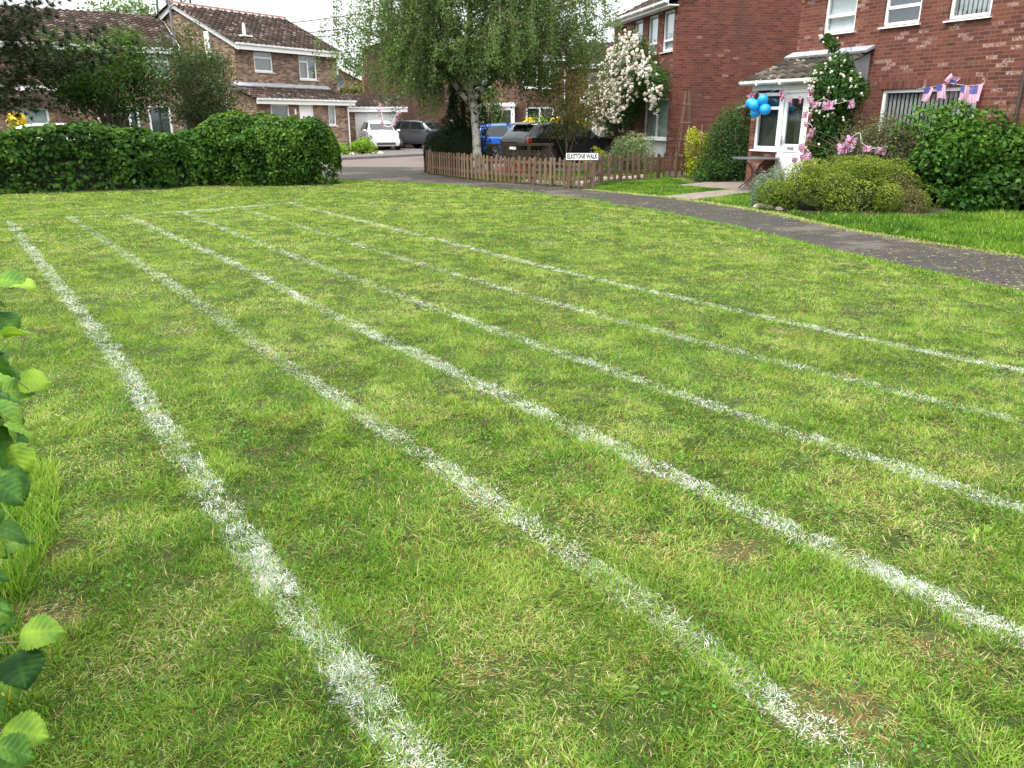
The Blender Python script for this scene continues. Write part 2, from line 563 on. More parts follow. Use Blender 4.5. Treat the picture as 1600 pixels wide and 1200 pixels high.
# leaf palettes (dark, mid, light)
def pal(d, m, l): return [(0.0, d), (0.5, m), (1.0, l)]
LF = {
    'hedge': leaf_mat('hedge_leaf', pal((0.014, 0.040, 0.007), (0.042, 0.106, 0.014), (0.125, 0.225, 0.034))),
    'laurel': leaf_mat('glossy_hedge_leaf', pal((0.012, 0.038, 0.005), (0.044, 0.118, 0.011), (0.175, 0.295, 0.036)), rough=0.4),
    'birch': leaf_mat('birch_leaf', pal((0.048, 0.088, 0.030), (0.105, 0.172, 0.056), (0.20, 0.285, 0.105)), trans=0.4),
    'yew': leaf_mat('yew_needle', pal((0.005, 0.014, 0.004), (0.012, 0.030, 0.008), (0.03, 0.06, 0.016)), trans=0.1, rough=0.8),
    'pine': leaf_mat('pine_needle', pal((0.012, 0.020, 0.007), (0.028, 0.040, 0.015), (0.065, 0.080, 0.034)), trans=0.1),
    'holly': leaf_mat('dark_tree_leaf', pal((0.014, 0.036, 0.007), (0.036, 0.084, 0.014), (0.105, 0.185, 0.032))),
    'loose': leaf_mat('grey_green_leaf', pal((0.026, 0.044, 0.016), (0.056, 0.088, 0.032), (0.125, 0.165, 0.066))),
    'rose': leaf_mat('rose_leaf', pal((0.018, 0.05, 0.012), (0.045, 0.11, 0.022), (0.11, 0.2, 0.05))),
    'petal': leaf_mat('cream_petal', pal((0.62, 0.50, 0.40), (0.78, 0.70, 0.58), (0.85, 0.82, 0.74)), trans=0.2, tcol=(1, 1, 1)),
    'varieg': leaf_mat('variegated_leaf', pal((0.10, 0.16, 0.07), (0.26, 0.32, 0.18), (0.58, 0.62, 0.46))),
    'gold': leaf_mat('golden_leaf', pal((0.14, 0.20, 0.02), (0.34, 0.40, 0.03), (0.60, 0.58, 0.07))),
    'shrub': leaf_mat('bluish_shrub_leaf', pal((0.022, 0.055, 0.016), (0.056, 0.115, 0.036), (0.12, 0.20, 0.075))),
    'dome': leaf_mat('hebe_leaf', pal((0.045, 0.078, 0.010), (0.125, 0.175, 0.022), (0.33, 0.375, 0.065)), rough=0.7),
    'twig': leaf_mat('dead_twig', pal((0.06, 0.04, 0.025), (0.16, 0.11, 0.07), (0.26, 0.2, 0.13)), trans=0.0),
    'grey': leaf_mat('lavender_grey_leaf', pal((0.052, 0.062, 0.028), (0.12, 0.132, 0.062), (0.25, 0.25, 0.14))),
    'lush': leaf_mat('lush_broad_leaf', pal((0.012, 0.042, 0.007), (0.046, 0.125, 0.016), (0.17, 0.305, 0.052))),
    'lime': leaf_mat('lime_shrub_leaf', pal((0.09, 0.17, 0.02), (0.18, 0.30, 0.03), (0.32, 0.44, 0.06))),
    'olive': leaf_mat('olive_bronze_leaf', pal((0.06, 0.068, 0.025), (0.145, 0.155, 0.055), (0.29, 0.235, 0.13))),
    'yellow': leaf_mat('yellow_flower', pal((0.6, 0.35, 0.01), (0.75, 0.55, 0.02), (0.85, 0.7, 0.08)), tcol=(1, 1, 1)),
    'lav': leaf_mat('lavender_leaf', pal((0.09, 0.14, 0.10), (0.17, 0.235, 0.18), (0.28, 0.35, 0.28))),
    'hazel': leaf_mat('hazel_leaf', pal((0.016, 0.052, 0.014), (0.070, 0.170, 0.028), (0.24, 0.37, 0.04)), rough=0.6, trans=0.35),
    'far': leaf_mat('far_tree_leaf', pal((0.04, 0.08, 0.03), (0.09, 0.15, 0.05), (0.17, 0.24, 0.09))),
}
M['trunk'] = bark_mat('brown_bark', (0.05, 0.038, 0.028), (0.17, 0.13, 0.10))
M['birch_bark'] = bark_mat('birch_bark', (0.040, 0.035, 0.030), (0.50, 0.46, 0.41), 6, (0.40, 0.52), 0.8)
M['twigwood'] = bark_mat('twig_bark', (0.09, 0.06, 0.035), (0.22, 0.16, 0.1), 20)
# ------------------------------------------------------------------ ground, road, paths
def ground_mat():
    t = NT('turf_soil')
    p = t.pos()
    a = t.noise(p, 1.3, 5)
    b = t.noise(p, 14, 4)
    c = t.noise(p, 60, 3)
    col = t.ramp(t.M('ADD', t.M('MULTIPLY', a, 0.5), t.M('MULTIPLY', b, 0.5)),
                 [(0.3, (0.016, 0.026, 0.006)), (0.5, (0.036, 0.050, 0.012)), (0.68, (0.075, 0.085, 0.026))])
    col = t.mix(t.rng(c, 0.5, 0.7, 0, 0.55), col, (0.055, 0.040, 0.020))
    return t.done(t.bsdf(col, 0.95, bump=c, bstr=0.6, bdist=0.02, spec=0.15))


def tarmac_mat(name, c0, c1, moss=0.0, patch=None, pscale=0.45):
    t = NT(name)
    p = t.pos()
    fine = t.noise(p, 90, 3)
    mid = t.noise(p, 2.2, 5, 0.6)
    col = t.mix(mid, c0, c1)
    col = t.mix(t.rng(fine, 0.35, 0.7, 0.0, 0.5), col, tuple(x * 0.45 for x in c0))
    if patch:
        f = t.noise(p, pscale, 4, 0.6)
        col = t.mix(t.rng(f, 0.54, 0.60, 0, 0.75), col, patch)
    if moss:
        m1 = t.noise(p, 5, 6, 0.75)
        col = t.mix(t.rng(m1, 0.56, 0.66, 0, moss), col, (0.10, 0.12, 0.03))
        m2 = t.noise(p, 11, 5, 0.7)
        col = t.mix(t.rng(m2, 0.6, 0.68, 0, 0.5), col, (0.22, 0.18, 0.13))
    vo = t.n('TexVoronoi', feature='DISTANCE_TO_EDGE')
    vo.inputs['Scale'].default_value = 0.33
    wv = t.mix(0.25, p, t.n('TexNoise').outputs['Color'])
    t.L(wv, vo.inputs['Vector'])
    col = t.mix(t.rng(vo.outputs['Distance'], 0.0, 0.006, 0.55, 0.0), col, (0.02, 0.02, 0.018))
    return t.done(t.bsdf(col, 0.9, bump=fine, bstr=0.5, bdist=0.01, spec=0.25))


M['ground'] = ground_mat()
M['path'] = tarmac_mat('old_asphalt', (0.022, 0.019, 0.0175), (0.056, 0.047, 0.042), 0.85, (0.100, 0.080, 0.073))
M['road'] = tarmac_mat('pink_grey_road', (0.115, 0.085, 0.078), (0.165, 0.128, 0.116), 0.0, (0.08, 0.066, 0.062), 0.2)
M['pavement'] = tarmac_mat('grey_pavement', (0.095, 0.085, 0.08), (0.14, 0.125, 0.118))
M['kerb'] = plain('concrete_kerb', (0.17, 0.155, 0.145), 0.9, var=0.3, scale=5)
M['slab'] = plain('buff_paving_slab', (0.16, 0.13, 0.10), 0.9, var=0.3, scale=4)
M['gravel'] = plain('pink_gravel', (0.42, 0.34, 0.28), 0.95, var=0.5, scale=40)
M['soil'] = plain('garden_soil', (0.05, 0.035, 0.024), 0.95, var=0.4, scale=18)


def sheet(name, pts, z, mat):
    o = MB().poly([(x, y, z) for x, y in pts]).build(name, mat)
    return tag(o, kind='structure')


g = MB()
S = 1500
g.poly([(-S, -S, 0), (S, -S, 0), (S, S, 0), (-S, S, 0)])
tag(g.build('ground', M['ground']), kind='structure')

PATH_NEAR = [(8.2, 1.0), (6.3, 4.0), (4.96, 7.32), (4.45, 8.87), (3.74, 11.31), (2.4, 14.68), (1.35, 16.63), (0.0, 18.62), (-1.64, 20.3), (-3.49, 21.59), (-4.86, 22.29), (-6.0, 22.9)]
PATH_FAR = [(9.8, 1.0), (8.0, 5.6), (6.27, 9.39), (5.7, 10.58), (5.18, 11.86), (4.55, 14.47), (3.5, 16.91), (1.75, 19.0), (0.0, 20.85), (-1.28, 22.25), (-2.6, 24.65), (-3.05, 28.2)]
sheet('footpath', PATH_NEAR + [(-9.5, 24.0), (-6.5, 28.5)] + PATH_FAR[::-1], 0.010, M['path'])
sheet('road', [(-9.9, 23.2), (-5.5, 22.5), (-3.0, 24.0), (-3.0, 28.2), (3.4, 38), (-0.2, 43.0), (-4.16, 37.12), (-7.27, 33.0), (-16, 21.6), (-22, 14), (-26, 18), (-27, 10), (-20, 4), (-14, 13.5), (-12.0, 19.5)], 0.005, M['road'])
# raised pavement with a real kerb along the far side of the road
kb = [(-22.0, 12.6), (-16.0, 21.0), (-7.27, 33.0), (-5.64, 35.24), (-4.16, 37.12), (-0.2, 42.3)]
kd = Vector((-0.82, 0.57, 0))
mb = MB()
for a, b in zip(kb, kb[1:]):
    a, b = Vector((*a, 0)), Vector((*b, 0))
    n_ = Vector((-(b - a).y, (b - a).x, 0)).normalized()
    mb.prism([a, b, b + n_ * 0.14, a + n_ * 0.14], (0, 0, 0.115))
tag(mb.build('kerb', M['kerb']), kind='structure')
mb = MB()
for a, b in zip(kb, kb[1:]):
    a, b = Vector((*a, 0)), Vector((*b, 0))
    n_ = Vector((-(b - a).y, (b - a).x, 0)).normalized()
    mb.prism([a + n_ * 0.14, b + n_ * 0.14, b + n_ * 1.9, a + n_ * 1.9], (0, 0, 0.108))
tag(mb.build('pavement', M['pavement']), kind='structure')
sheet('driveway', [(-9.2, 37.3), (-5.9, 38.3), (-2.0, 43.5), (-1.0, 62), (-12, 62), (-11, 45)], 0.006, M['pavement'])
sheet('gravel_bed', [(-9.9, 34.9), (-6.3, 39.6), (-6.9, 42.4), (-9.2, 41.6)], 0.012, M['gravel'])
sheet('parking_court', [(-2.9, 28.3), (-2.4, 25.6), (3.6, 26.4), (3.9, 33), (3.4, 38), (2, 44), (-0.5, 43.0)], 0.006, M['pavement'])
# slabs leading to the porch and the strip of paving by the table
mb = MB()
for pts in ([(3.25, 17.25), (3.86, 16.6), (5.6, 18.3), (5.3, 19.1)], [(4.2, 20.3), (5.3, 19.12), (5.62, 18.32), (7.2, 20.0), (6.3, 21.3), (5.2, 21.3)]):
    mb.poly([(x, y, 0.014) for x, y in pts])
tag(mb.build('garden_paving', M['slab']), kind='structure')
sheet('flower_bed', [(4.6, 21.4), (6.4, 21.4), (8.6, 21.6), (8.8, 26), (4.9, 26.2)], 0.008, M['soil'])
sheet('shrub_bed', [(4.75, 14.9), (6.0, 13.5), (7.3, 13.6), (8.6, 14.9), (10.4, 13.3), (10.6, 17.5), (7.0, 19.4), (5.7, 17.4)], 0.008, M['soil'])

# ------------------------------------------------------------------ grass and painted lines
LAWN = [(-15, 1.0), (-15, 17.2), (-8.4, 18.9), (-8.0, 20.0), (-4.55, 20.3), (-5.6, 22.7)] + PATH_NEAR[::-1][1:]
LINES = [
    ('broad solid white line nearest the hazel bush, starting apart from the cross line', 0.108, 0.86, 0.02,
     [(-8.3, 12.87), (-3.68, 6.42), (-2.79, 5.21), (-1.97, 3.99), (-1.06, 2.69), (-0.71, 2.19), (-0.5, 1.91), (-0.23, 1.57), (0.35, 0.8)]),
    ('faint patchy white lane line with worn bare gaps, beside the broad solid one', 0.105, 0.74, 0.27,
     [(-7.63, 13.48), (-4.23, 8.79), (-2.93, 7.04), (-1.92, 5.53), (-1.21, 4.59), (-0.62, 3.81), (-0.11, 3.07), (0.25, 2.62), (0.6, 2.06), (0.82, 1.78), (0.91, 1.59), (1.35, 0.85)]),
    ('bold white lane line that crosses the middle of the lawn to the lower right', 0.105, 0.9, 0.08,
     [(-6.82, 13.77), (-3.23, 8.99), (-1.32, 6.14), (-0.16, 4.59), (0.35, 3.88), (0.88, 3.16), (1.25, 2.62), (1.67, 2.09), (2.5, 1.0)]),
    ('medium white lane line with a green worn spot, third in from the footpath', 0.10, 0.80, 0.2,
     [(-6.01, 14.26), (-3.08, 10.03), (-1.28, 7.55), (-0.21, 6.06), (0.45, 5.21), (1.15, 4.3), (1.65, 3.64), (2.23, 2.98), (3.2, 1.8)]),
    ('pale narrow worn lane line, second in from the footpath', 0.09, 0.78, 0.20,
     [(-5.25, 15.12), (-1.63, 9.77), (0.0, 7.46), (1.04, 6.06), (1.91, 5.09), (2.37, 4.47), (2.86, 3.99), (4.0, 2.7)]),
    ('outer white lane line nearest the asphalt footpath', 0.095, 0.9, 0.08,
     [(-4.56, 15.97), (-0.89, 10.69), (0.7, 8.29), (1.77, 6.96), (2.54, 5.9), (3.44, 4.91), (4.6, 3.6)]),
    ('thin white cross line at the far end of the lanes', 0.11, 1.0, 0.0,
     [(-7.66, 13.5), (-6.82, 13.8), (-6.01, 14.28), (-5.25, 15.14), (-4.45, 16.0)]),
]


def inpoly(x, y, P):
    r = np.zeros(len(x), bool)
    for (x0, y0), (x1, y1) in zip(P, P[1:] + P[:1]):
        if y0 == y1: continue
        c = ((y0 > y) != (y1 > y)) & (x < (x1 - x0) * (y - y0) / (y1 - y0) + x0)
        r ^= c
    return r


def polydist(x, y, P):
    d = np.full(len(x), 9.0)
    s_at = np.zeros(len(x))
    s0 = 0.0
    for (x0, y0), (x1, y1) in zip(P, P[1:]):
        L_ = math.hypot(x1 - x0, y1 - y0)
        ux, uy = (x1 - x0) / L_, (y1 - y0) / L_
        t = np.clip((x - x0) * ux + (y - y0) * uy, 0, L_)
        dd = np.hypot(x - x0 - t * ux, y - y0 - t * uy)
        k = dd < d
        d[k] = dd[k]
        s_at[k] = (s0 + t)[k]
        s0 += L_
    return d, s_at


nA, nB, nC, nD = VN(1), VN(2), VN(3), VN(4)


def smooth_path(P, step=0.25):
    """gentle hand-pushed wander along a marked line"""
    out = []
    for (x0, y0), (x1, y1) in zip(P, P[1:]):
        n = max(1, int(math.hypot(x1 - x0, y1 - y0) / step))
        for i in range(n):
            out.append((x0 + (x1 - x0) * i / n, y0 + (y1 - y0) * i / n))
    out.append(P[-1])
    a = np.array(out)
    for _ in range(3):
        a[1:-1] = (a[:-2] + a[1:-1] * 2 + a[2:]) / 4
    return [tuple(p) for p in a]


for i, l in enumerate(LINES):
    LINES[i] = l[:4] + (smooth_path(l[4], 0.5),)


def blade_mesh(name, x, y, z, ln, wd, az, tilt, col, mat, segs=2, curl=0.5, parent=None):
    n = len(x)
    dx, dy = np.cos(az), np.sin(az)
    wa = az + np.pi / 2 + rng.normal(0, 0.5, n)
    wx, wy = np.cos(wa) * wd / 2, np.sin(wa) * wd / 2
    t2 = np.clip(tilt + curl * rng.random(n), 0, 1.5)
    B = np.stack([x, y, z], 1)
    W = np.stack([wx, wy, np.zeros(n)], 1)
    d1 = np.stack([dx * np.sin(tilt), dy * np.sin(tilt), np.cos(tilt)], 1)
    d2 = np.stack([dx * np.sin(t2), dy * np.sin(t2), np.cos(t2)], 1)
    ln = ln[:, None]
    mid = B + d1 * ln * 0.5
    tip = mid + d2 * ln * 0.5
    if segs == 2:
        V = np.stack([B - W, B + W, mid - W * 0.85, mid + W * 0.85, tip], 1)
        F = np.array([(0, 1, 2), (1, 3, 2), (2, 3, 4)])
        k = 5
    else:
        V = np.stack([B - W, B + W, tip], 1)
        F = np.array([(0, 1, 2)])
        k = 3
    FF = (np.arange(n)[:, None, None] * k + F[None]).reshape(-1, 3)
    return npmesh(name, V.reshape(-1, 3), FF, mat, parent, {'col': np.repeat(col, k, 0)})


def grass_material():
    t = NT('grass_blade')
    a = t.n('Attribute', attribute_name='col')
    b = t.bsdf(a.outputs['Color'], 0.6, spec=0.12)
    tr = t.n('BsdfTranslucent')
    t.L(t.mix(1.0, a.outputs['Color'], (1.3, 1.3, 0.6), 'MULTIPLY'), tr.inputs['Color'])
    mx = t.n('MixShader')
    mx.inputs[0].default_value = 0.3
    t.L(b.outputs[0], mx.inputs[1])
    t.L(tr.outputs[0], mx.inputs[2])
    return t.done(mx)


M['grass'] = grass_material()
M['chalk'] = (lambda t: t.done(t.bsdf(t.n('Attribute', attribute_name='col').outputs['Color'], 0.85, spec=0.15)))(NT('line_paint_on_grass'))
PALG = np.array([(0.020, 0.060, 0.006), (0.046, 0.128, 0.009), (0.088, 0.200, 0.014), (0.155, 0.288, 0.026), (0.275, 0.372, 0.065), (0.43, 0.40, 0.16), (0.55, 0.48, 0.27)])


def pal_at(f):
    f = np.clip(f, 0, 1) * (len(PALG) - 1.001)
    i = f.astype(int)
    w = (f - i)[:, None]
    return PALG[i] * (1 - w) + PALG[i + 1] * w


# worn and scuffed spots seen on the lawn: x, y, radius, bare earth amount
SPOTS = [(0.86, 2.62, 0.13, 0.95), (-1.55, 2.2, 0.12, 0.95), (-1.80, 2.62, 0.10, 0.8), (0.98, 1.78, 0.16, 0.8), (2.15, 5.95, 0.14, 0.6), (1.35, 6.2, 0.12, 0.5),
         (-2.6, 5.9, 0.16, 0.6), (-0.62, 5.2, 0.07, 0.7), (-0.1, 1.95, 0.10, 0.5), (0.55, 2.75, 0.1, 0.4), (1.0, 12.0, 0.12, 0.6), (1.3, 2.05, 0.12, 0.5), (-0.35, 2.2, 0.1, 0.4), (0.62, 3.3, 0.14, 0.45), (2.35, 3.9, 0.12, 0.4)]

line_bits = [[] for _ in LINES]


def lawn_band(name, y0, y1, dens, ln_m, wd, segs, poly=LAWN, wide=0.74, lines=True, off=0.0, tall=0.0):
    xm = wide * y1 + 1.0
    n = int(dens * 2 * xm * (y1 - y0))
    per = 20
    nt = n // per
    sg_ = 0.011 + 0.0016 * y0                    # matted tufts: blades fan out from shared crowns
    cx, cy = rng.uniform(-xm, xm, nt), rng.uniform(y0, y1, nt)
    ct, cs, ch = rng.normal(0, 1, nt), rng.uniform(0.55, 1.5, nt), rng.uniform(0.55, 1.3, nt)
    ti = rng.integers(0, nt, n)
    lone = rng.random(n) < 0.30
    gx, gy = rng.normal(0, 1, n), rng.normal(0, 1, n)
    x = np.where(lone, rng.uniform(-xm, xm, n), cx[ti] + gx * sg_ * cs[ti]) + off
    y = np.where(lone, rng.uniform(y0, y1, n), cy[ti] + gy * sg_ * cs[ti])
    fan, ttone, th_ = np.arctan2(gy, gx), np.where(lone, 0.0, ct[ti]), np.where(lone, 0.8, ch[ti])
    k = inpoly(x, y, poly) & (np.abs(x - off) < wide * y + 0.9)
    x, y, fan, ttone, th_ = x[k], y[k], fan[k], ttone[k], th_[k]
    big, midn, sm, cl = nA(x, y, 1.9), nB(x, y, 0.55), nC(x, y, 0.16), nD(x, y, 0.30)
    # thin out in hollows and worn places
    bare = np.zeros(len(x))
    for sx, sy, sr, sb in SPOTS:
        q = np.hypot((x - sx) / 1.3, y - sy) / sr
        bare = np.maximum(bare, sb * np.clip(1.35 - q * (0.8 + 1.0 * sm), 0, 1))
    keep = rng.random(len(x)) > np.maximum(bare * 0.72, np.clip((0.30 - sm) * 1.4, 0, 0.5))
    x, y, big, midn, sm, cl, bare, fan, ttone, th_ = (a[keep] for a in (x, y, big, midn, sm, cl, bare, fan, ttone, th_))
    n = len(x)
    f = 0.37 + 0.17 * np.clip((y - 2.0) / 8.0, 0, 1) + 0.10 * (big - 0.5) + 0.15 * (midn - 0.5) + 0.34 * (sm - 0.5) + 0.10 * ttone + rng.normal(0, 0.13, n)
    straw = rng.random(n) < 0.035 + 0.035 * np.clip((y - 2.0) / 6.0, 0, 1) + 0.34 * np.clip((nB(x - 20, y, 0.24) * 0.55 + midn * 0.45 - 0.56) * 3.2, 0, 1) + 0.06 * np.clip((big - 0.5) * 3, 0, 1) + bare * 0.6
    f = np.where(straw, rng.uniform(0.68, 1.0, n), np.clip(f, 0.02, 0.72))
    col = pal_at(f)
    clip = (nD(x, y, 0.075) > 0.73) & (nB(x + 9, y + 4, 0.6) > 0.48) & (rng.random(n) < 0.65)                  # dark tufts of lying cuttings
    col[clip] = np.array([0.035, 0.060, 0.014]) * rng.uniform(0.7, 2.0, (clip.sum(), 1))
    brown = rng.random(n) < 0.03 + 0.22 * np.clip((0.24 - nC(x + 7, y, 0.2)) * 4, 0, 1) + 0.55 * bare
    col[brown] = np.array([0.20, 0.110, 0.045]) * rng.uniform(0.6, 1.7, (brown.sum(), 1))
    ln = ln_m * rng.uniform(0.45, 1.4, n) * (0.5 + 0.5 * cl + 0.3 * sm) * th_ * (1 - 0.35 * bare)
    if tall: ln *= tall
    w = wd * rng.uniform(0.6, 1.35, n)
    az = np.where(rng.random(n) < 0.5, fan + rng.normal(0, 0.8, n), 6.28 * nB(x + 50, y, 0.35) * 1.6 + ttone * 1.1 + rng.normal(0, 0.55, n))
    tilt = np.clip(rng.normal(0.92, 0.42, n), 0, 1.52) * (1 - bare) + 1.45 * bare
    tilt = np.where(clip | straw, np.clip(tilt + 0.45, 0, 1.5), tilt)
    z = np.zeros(n)
    if lines:
        taken = np.zeros(n, bool)
        for li, (_, lw, inten, gap, P) in enumerate(LINES):
            d, s_ = polydist(x, y, P)
            edge = lw / 2 * (0.85 + 0.55 * nC(x, y, 0.09))
            soft = np.clip((edge * 1.35 - d) / (edge * 0.5), 0, 1)
            g1, g2 = nA(s_, np.full(n, li * 7.0), 0.55), nB(s_ * 1.7, np.full(n, li * 3.0), 0.2)
            wear = np.clip(1 - gap * 1.5 * np.clip(0.62 - (0.45 * g1 + 0.55 * g2) + gap * 0.3, 0, 1) / 0.4, 0.12, 1)
            p = inten * soft * wear * (0.45 + 0.55 * np.clip((nD(x, y, 0.07) - 0.2) * 2.5, 0, 1)) * (0.6 + 0.4 * np.clip((nC(x, y, 0.22) - 0.25) * 3, 0, 1))
            hit = (~taken) & (rng.random(n) < p)
            taken |= hit
            shade = rng.uniform(0.40, 0.98, hit.sum())[:, None]
            c = np.array([0.64, 0.67, 0.60]) * shade
            tint = (rng.random(hit.sum()) < 0.38 + 0.4 * (1 - wear[hit]))[:, None]
            c = np.where(tint, c * 0.42 + col[hit] * 0.7, c)
            nh = hit.sum()
            for rep in range(4 if li == 6 else 2):
                j_ = 0.0 if rep == 0 else 0.014
                line_bits[li].append((x[hit] + rng.normal(0, j_ + 1e-6, nh), y[hit] + rng.normal(0, j_ + 1e-6, nh), z[hit], ln[hit] * 0.62, w[hit] * 0.85, az[hit] + rep * rng.uniform(0, 6.28, nh), np.clip(tilt[hit] + 0.3, 0, 1.53), c[rng.permutation(nh)] if rep else c, segs))
        kk = ~taken
        x, y, z, ln, w, az, tilt, col = (a[kk] for a in (x, y, z, ln, w, az, tilt, col))
    return (x, y, z, ln, w, az, tilt, col, segs)


def join_blades(name, packs, mat, label, cat, foot_brown=0.0, **kw):
    Vs, Fs, Cs, b = [], [], [], 0
    for x, y, z, ln, wd, az, tilt, col, segs in packs:
        n = len(x)
        if not n: continue
        wa = az + np.pi / 2 + rng.normal(0, 0.6, n)
        W = np.stack([np.cos(wa) * wd / 2, np.sin(wa) * wd / 2, np.zeros(n)], 1)
        B = np.stack([x, y, z], 1)
        t2 = np.clip(tilt + 0.6 * rng.random(n), 0, 1.62)
        d1 = np.stack([np.cos(az) * np.sin(tilt), np.sin(az) * np.sin(tilt), np.cos(tilt)], 1)
        d2 = np.stack([np.cos(az) * np.sin(t2), np.sin(az) * np.sin(t2), np.cos(t2)], 1)
        mid = B + d1 * ln[:, None] * 0.5
        tip = mid + d2 * ln[:, None] * 0.5
        tip[:, 2] = np.maximum(tip[:, 2], 0.004)
        if segs == 2:
            V = np.stack([B - W, B + W, mid - W * 0.9, mid + W * 0.9, tip], 1)
            F = np.array([(0, 1, 2), (1, 3, 2), (2, 3, 4)])
        else:
            V = np.stack([B - W, B + W, tip], 1)
            F = np.array([(0, 1, 2)])
        k = V.shape[1]
        Vs.append(V.reshape(-1, 3))
        Fs.append((np.arange(n)[:, None, None] * k + F[None]).reshape(-1, 3) + b)
        cc = np.repeat(col[:, None, :], k, 1)
        if foot_brown:                                # blend the foot of each blade towards dark brown
            sh = foot_brown if segs == 2 else foot_brown * 0.22
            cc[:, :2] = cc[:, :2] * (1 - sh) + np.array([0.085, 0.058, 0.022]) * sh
        Cs.append(cc.reshape(-1, 3))
        b += n * k
    o = npmesh(name, np.concatenate(Vs), np.concatenate(Fs), mat, None, {'col': np.concatenate(Cs)})
    return tag(o, label, cat, **kw)


bands = [
    lawn_band('a', 1.0, 2.6, 33000, 0.046, 0.0025, 2),
    lawn_band('b', 2.6, 4.2, 21000, 0.043, 0.0031, 2),
    lawn_band('c', 4.2, 6.5, 14500, 0.042, 0.0041, 1),
    lawn_band('d', 6.5, 10.0, 8200, 0.037, 0.0056, 1),
    lawn_band('e', 10.0, 15.0, 4400, 0.038, 0.0090, 1),
    lawn_band('f', 15.0, 24.0, 2500, 0.038, 0.0135, 1, wide=0.7),
]
join_blades('lawn_grass', bands, M['grass'], 'short mown green and straw coloured grass of the open lawn', 'grass', foot_brown=0.55, kind='stuff')
# clover and small broad weeds among the blades
nn_ = 60000
x, y = rng.uniform(-6, 6, nn_), rng.uniform(1.0, 7.5, nn_)
k = inpoly(x, y, LAWN) & (np.abs(x) < 0.74 * y + 0.9) & (nC(x + 3, y + 8, 0.22) * 0.6 + nB(x, y + 30, 0.9) * 0.4 > 0.60) & (rng.random(nn_) < np.clip(4.0 / y, 0.2, 1))
for P_ in LINES: k &= polydist(x, y, P_[4])[0] > 0.07
x, y = x[k], y[k]
n = len(x)
s_ = rng.uniform(0.0035, 0.0075, n)
a_ = rng.uniform(0, 6.28, n)
tl = rng.normal(0, 0.35, (n, 2))
V = []
for q in range(6):
    w = q * np.pi / 3
    lx, ly = np.cos(w) * s_, np.sin(w) * s_ * 0.85
    gx, gy = lx * np.cos(a_) - ly * np.sin(a_), lx * np.sin(a_) + ly * np.cos(a_)
    V.append(np.stack([x + gx, y + gy, 0.020 + 0.012 * nD(x, y, .1) + gx * tl[:, 0] + gy * tl[:, 1]], 1))
V = np.stack(V, 1).reshape(-1, 3)
cc = np.array([0.060, 0.155, 0.022]) * rng.uniform(0.6, 1.7, (n, 1))
tag(npmesh('clover', V, np.arange(n)[:, None] * 6 + np.arange(6)[None], M['grass'], None, {'col': np.repeat(cc, 6, 0)}), 'clover and small round-leaved weeds scattered through the near lawn', 'clover', kind='stuff')
for li, (lab, lw, inten, gap, P) in enumerate(LINES):
    o = join_blades('painted_line', line_bits[li], M['chalk'], lab, 'lawn marking', group='white lines painted on the lawn')

# other grass: garden strips, verge, inside the fence
GARDEN = [(1.95, 19.0), (3.55, 16.95), (3.2, 17.3), (5.25, 19.15), (4.2, 20.4), (5.0, 21.4), (4.9, 23.0), (2.5, 21.3)]
STRIP = [(3.9, 16.55), (4.6, 14.6), (4.75, 15.2), (5.75, 17.4), (5.9, 18.3), (5.65, 18.3)]
VERGE = [(4.9, 14.0), (5.22, 11.9), (5.75, 10.6), (6.35, 9.4), (8.05, 5.8), (13, 5.8), (13, 13), (10.4, 13.3), (8.6, 14.9), (7.3, 13.6), (6.0, 13.4)]
INSIDE = [(-1.0, 22.6), (0.1, 21.2), (1.7, 19.6), (2.35, 21.5), (4.6, 23.2), (4.6, 26.0), (3.6, 26.3), (-1.0, 25.6)]


def patch(poly, dens, ln, wd, segs=1, tall=1.0, shade=0.0):
    xs, ys = [p[0] for p in poly], [p[1] for p in poly]
    x0, x1, y0, y1 = min(xs), max(xs), min(ys), max(ys)
    n = int(dens * (x1 - x0) * (y1 - y0))
    x, y = rng.uniform(x0, x1, n), rng.uniform(y0, y1, n)
    k = inpoly(x, y, poly)
    x, y = x[k], y[k]
    n = len(x)
    f = 0.36 - shade + 0.3 * (nA(x, y, 1.5) - 0.5) + 0.4 * (nB(x, y, 0.4) - 0.5) + rng.normal(0, 0.14, n)
    f = np.where(rng.random(n) < 0.06, rng.uniform(0.6, 0.95, n), np.clip(f, 0.05, 0.66))
    return (x, y, np.zeros(n), ln * rng.uniform(0.5, 1.4, n) * (0.6 + 0.8 * nC(x, y, 0.5)), wd * rng.uniform(0.6, 1.3, n), rng.uniform(0, 6.28, n), np.clip(rng.normal(0.5, 0.3, n), 0, 1.4), pal_at(f), segs)


# dry straw along the far edge of the path, ragged
ex = []
for (x0, y0), (x1, y1) in zip(PATH_FAR[1:8], PATH_FAR[2:8]):
    m = int(900 * math.hypot(x1 - x0, y1 - y0))
    t_ = rng.random(m)
    px_, py_ = x0 + (x1 - x0) * t_, y0 + (y1 - y0) * t_
    o_ = rng.normal(0.02, 0.09, m) + 0.12 * (nB(px_, py_, 0.5) - 0.5)
    ex.append((px_ + o_ * 0.85, py_ + o_ * 0.4))
for (x0, y0), (x1, y1) in zip(PATH_NEAR[1:10], PATH_NEAR[2:11]):
    m = int(900 * math.hypot(x1 - x0, y1 - y0))
    t_ = rng.random(m)
    px_, py_ = x0 + (x1 - x0) * t_, y0 + (y1 - y0) * t_
    o_ = rng.normal(0.0, 0.07, m) + 0.36 * (nB(px_, py_, 0.5) - 0.42)
    ex.append((px_ + o_ * 0.8, py_ + o_ * 0.5))
nfar = sum(len(a[0]) for a in ex[:6])
x, y = np.concatenate([a[0] for a in ex]), np.concatenate([a[1] for a in ex])
n = len(x)
isfar = np.arange(n) < nfar
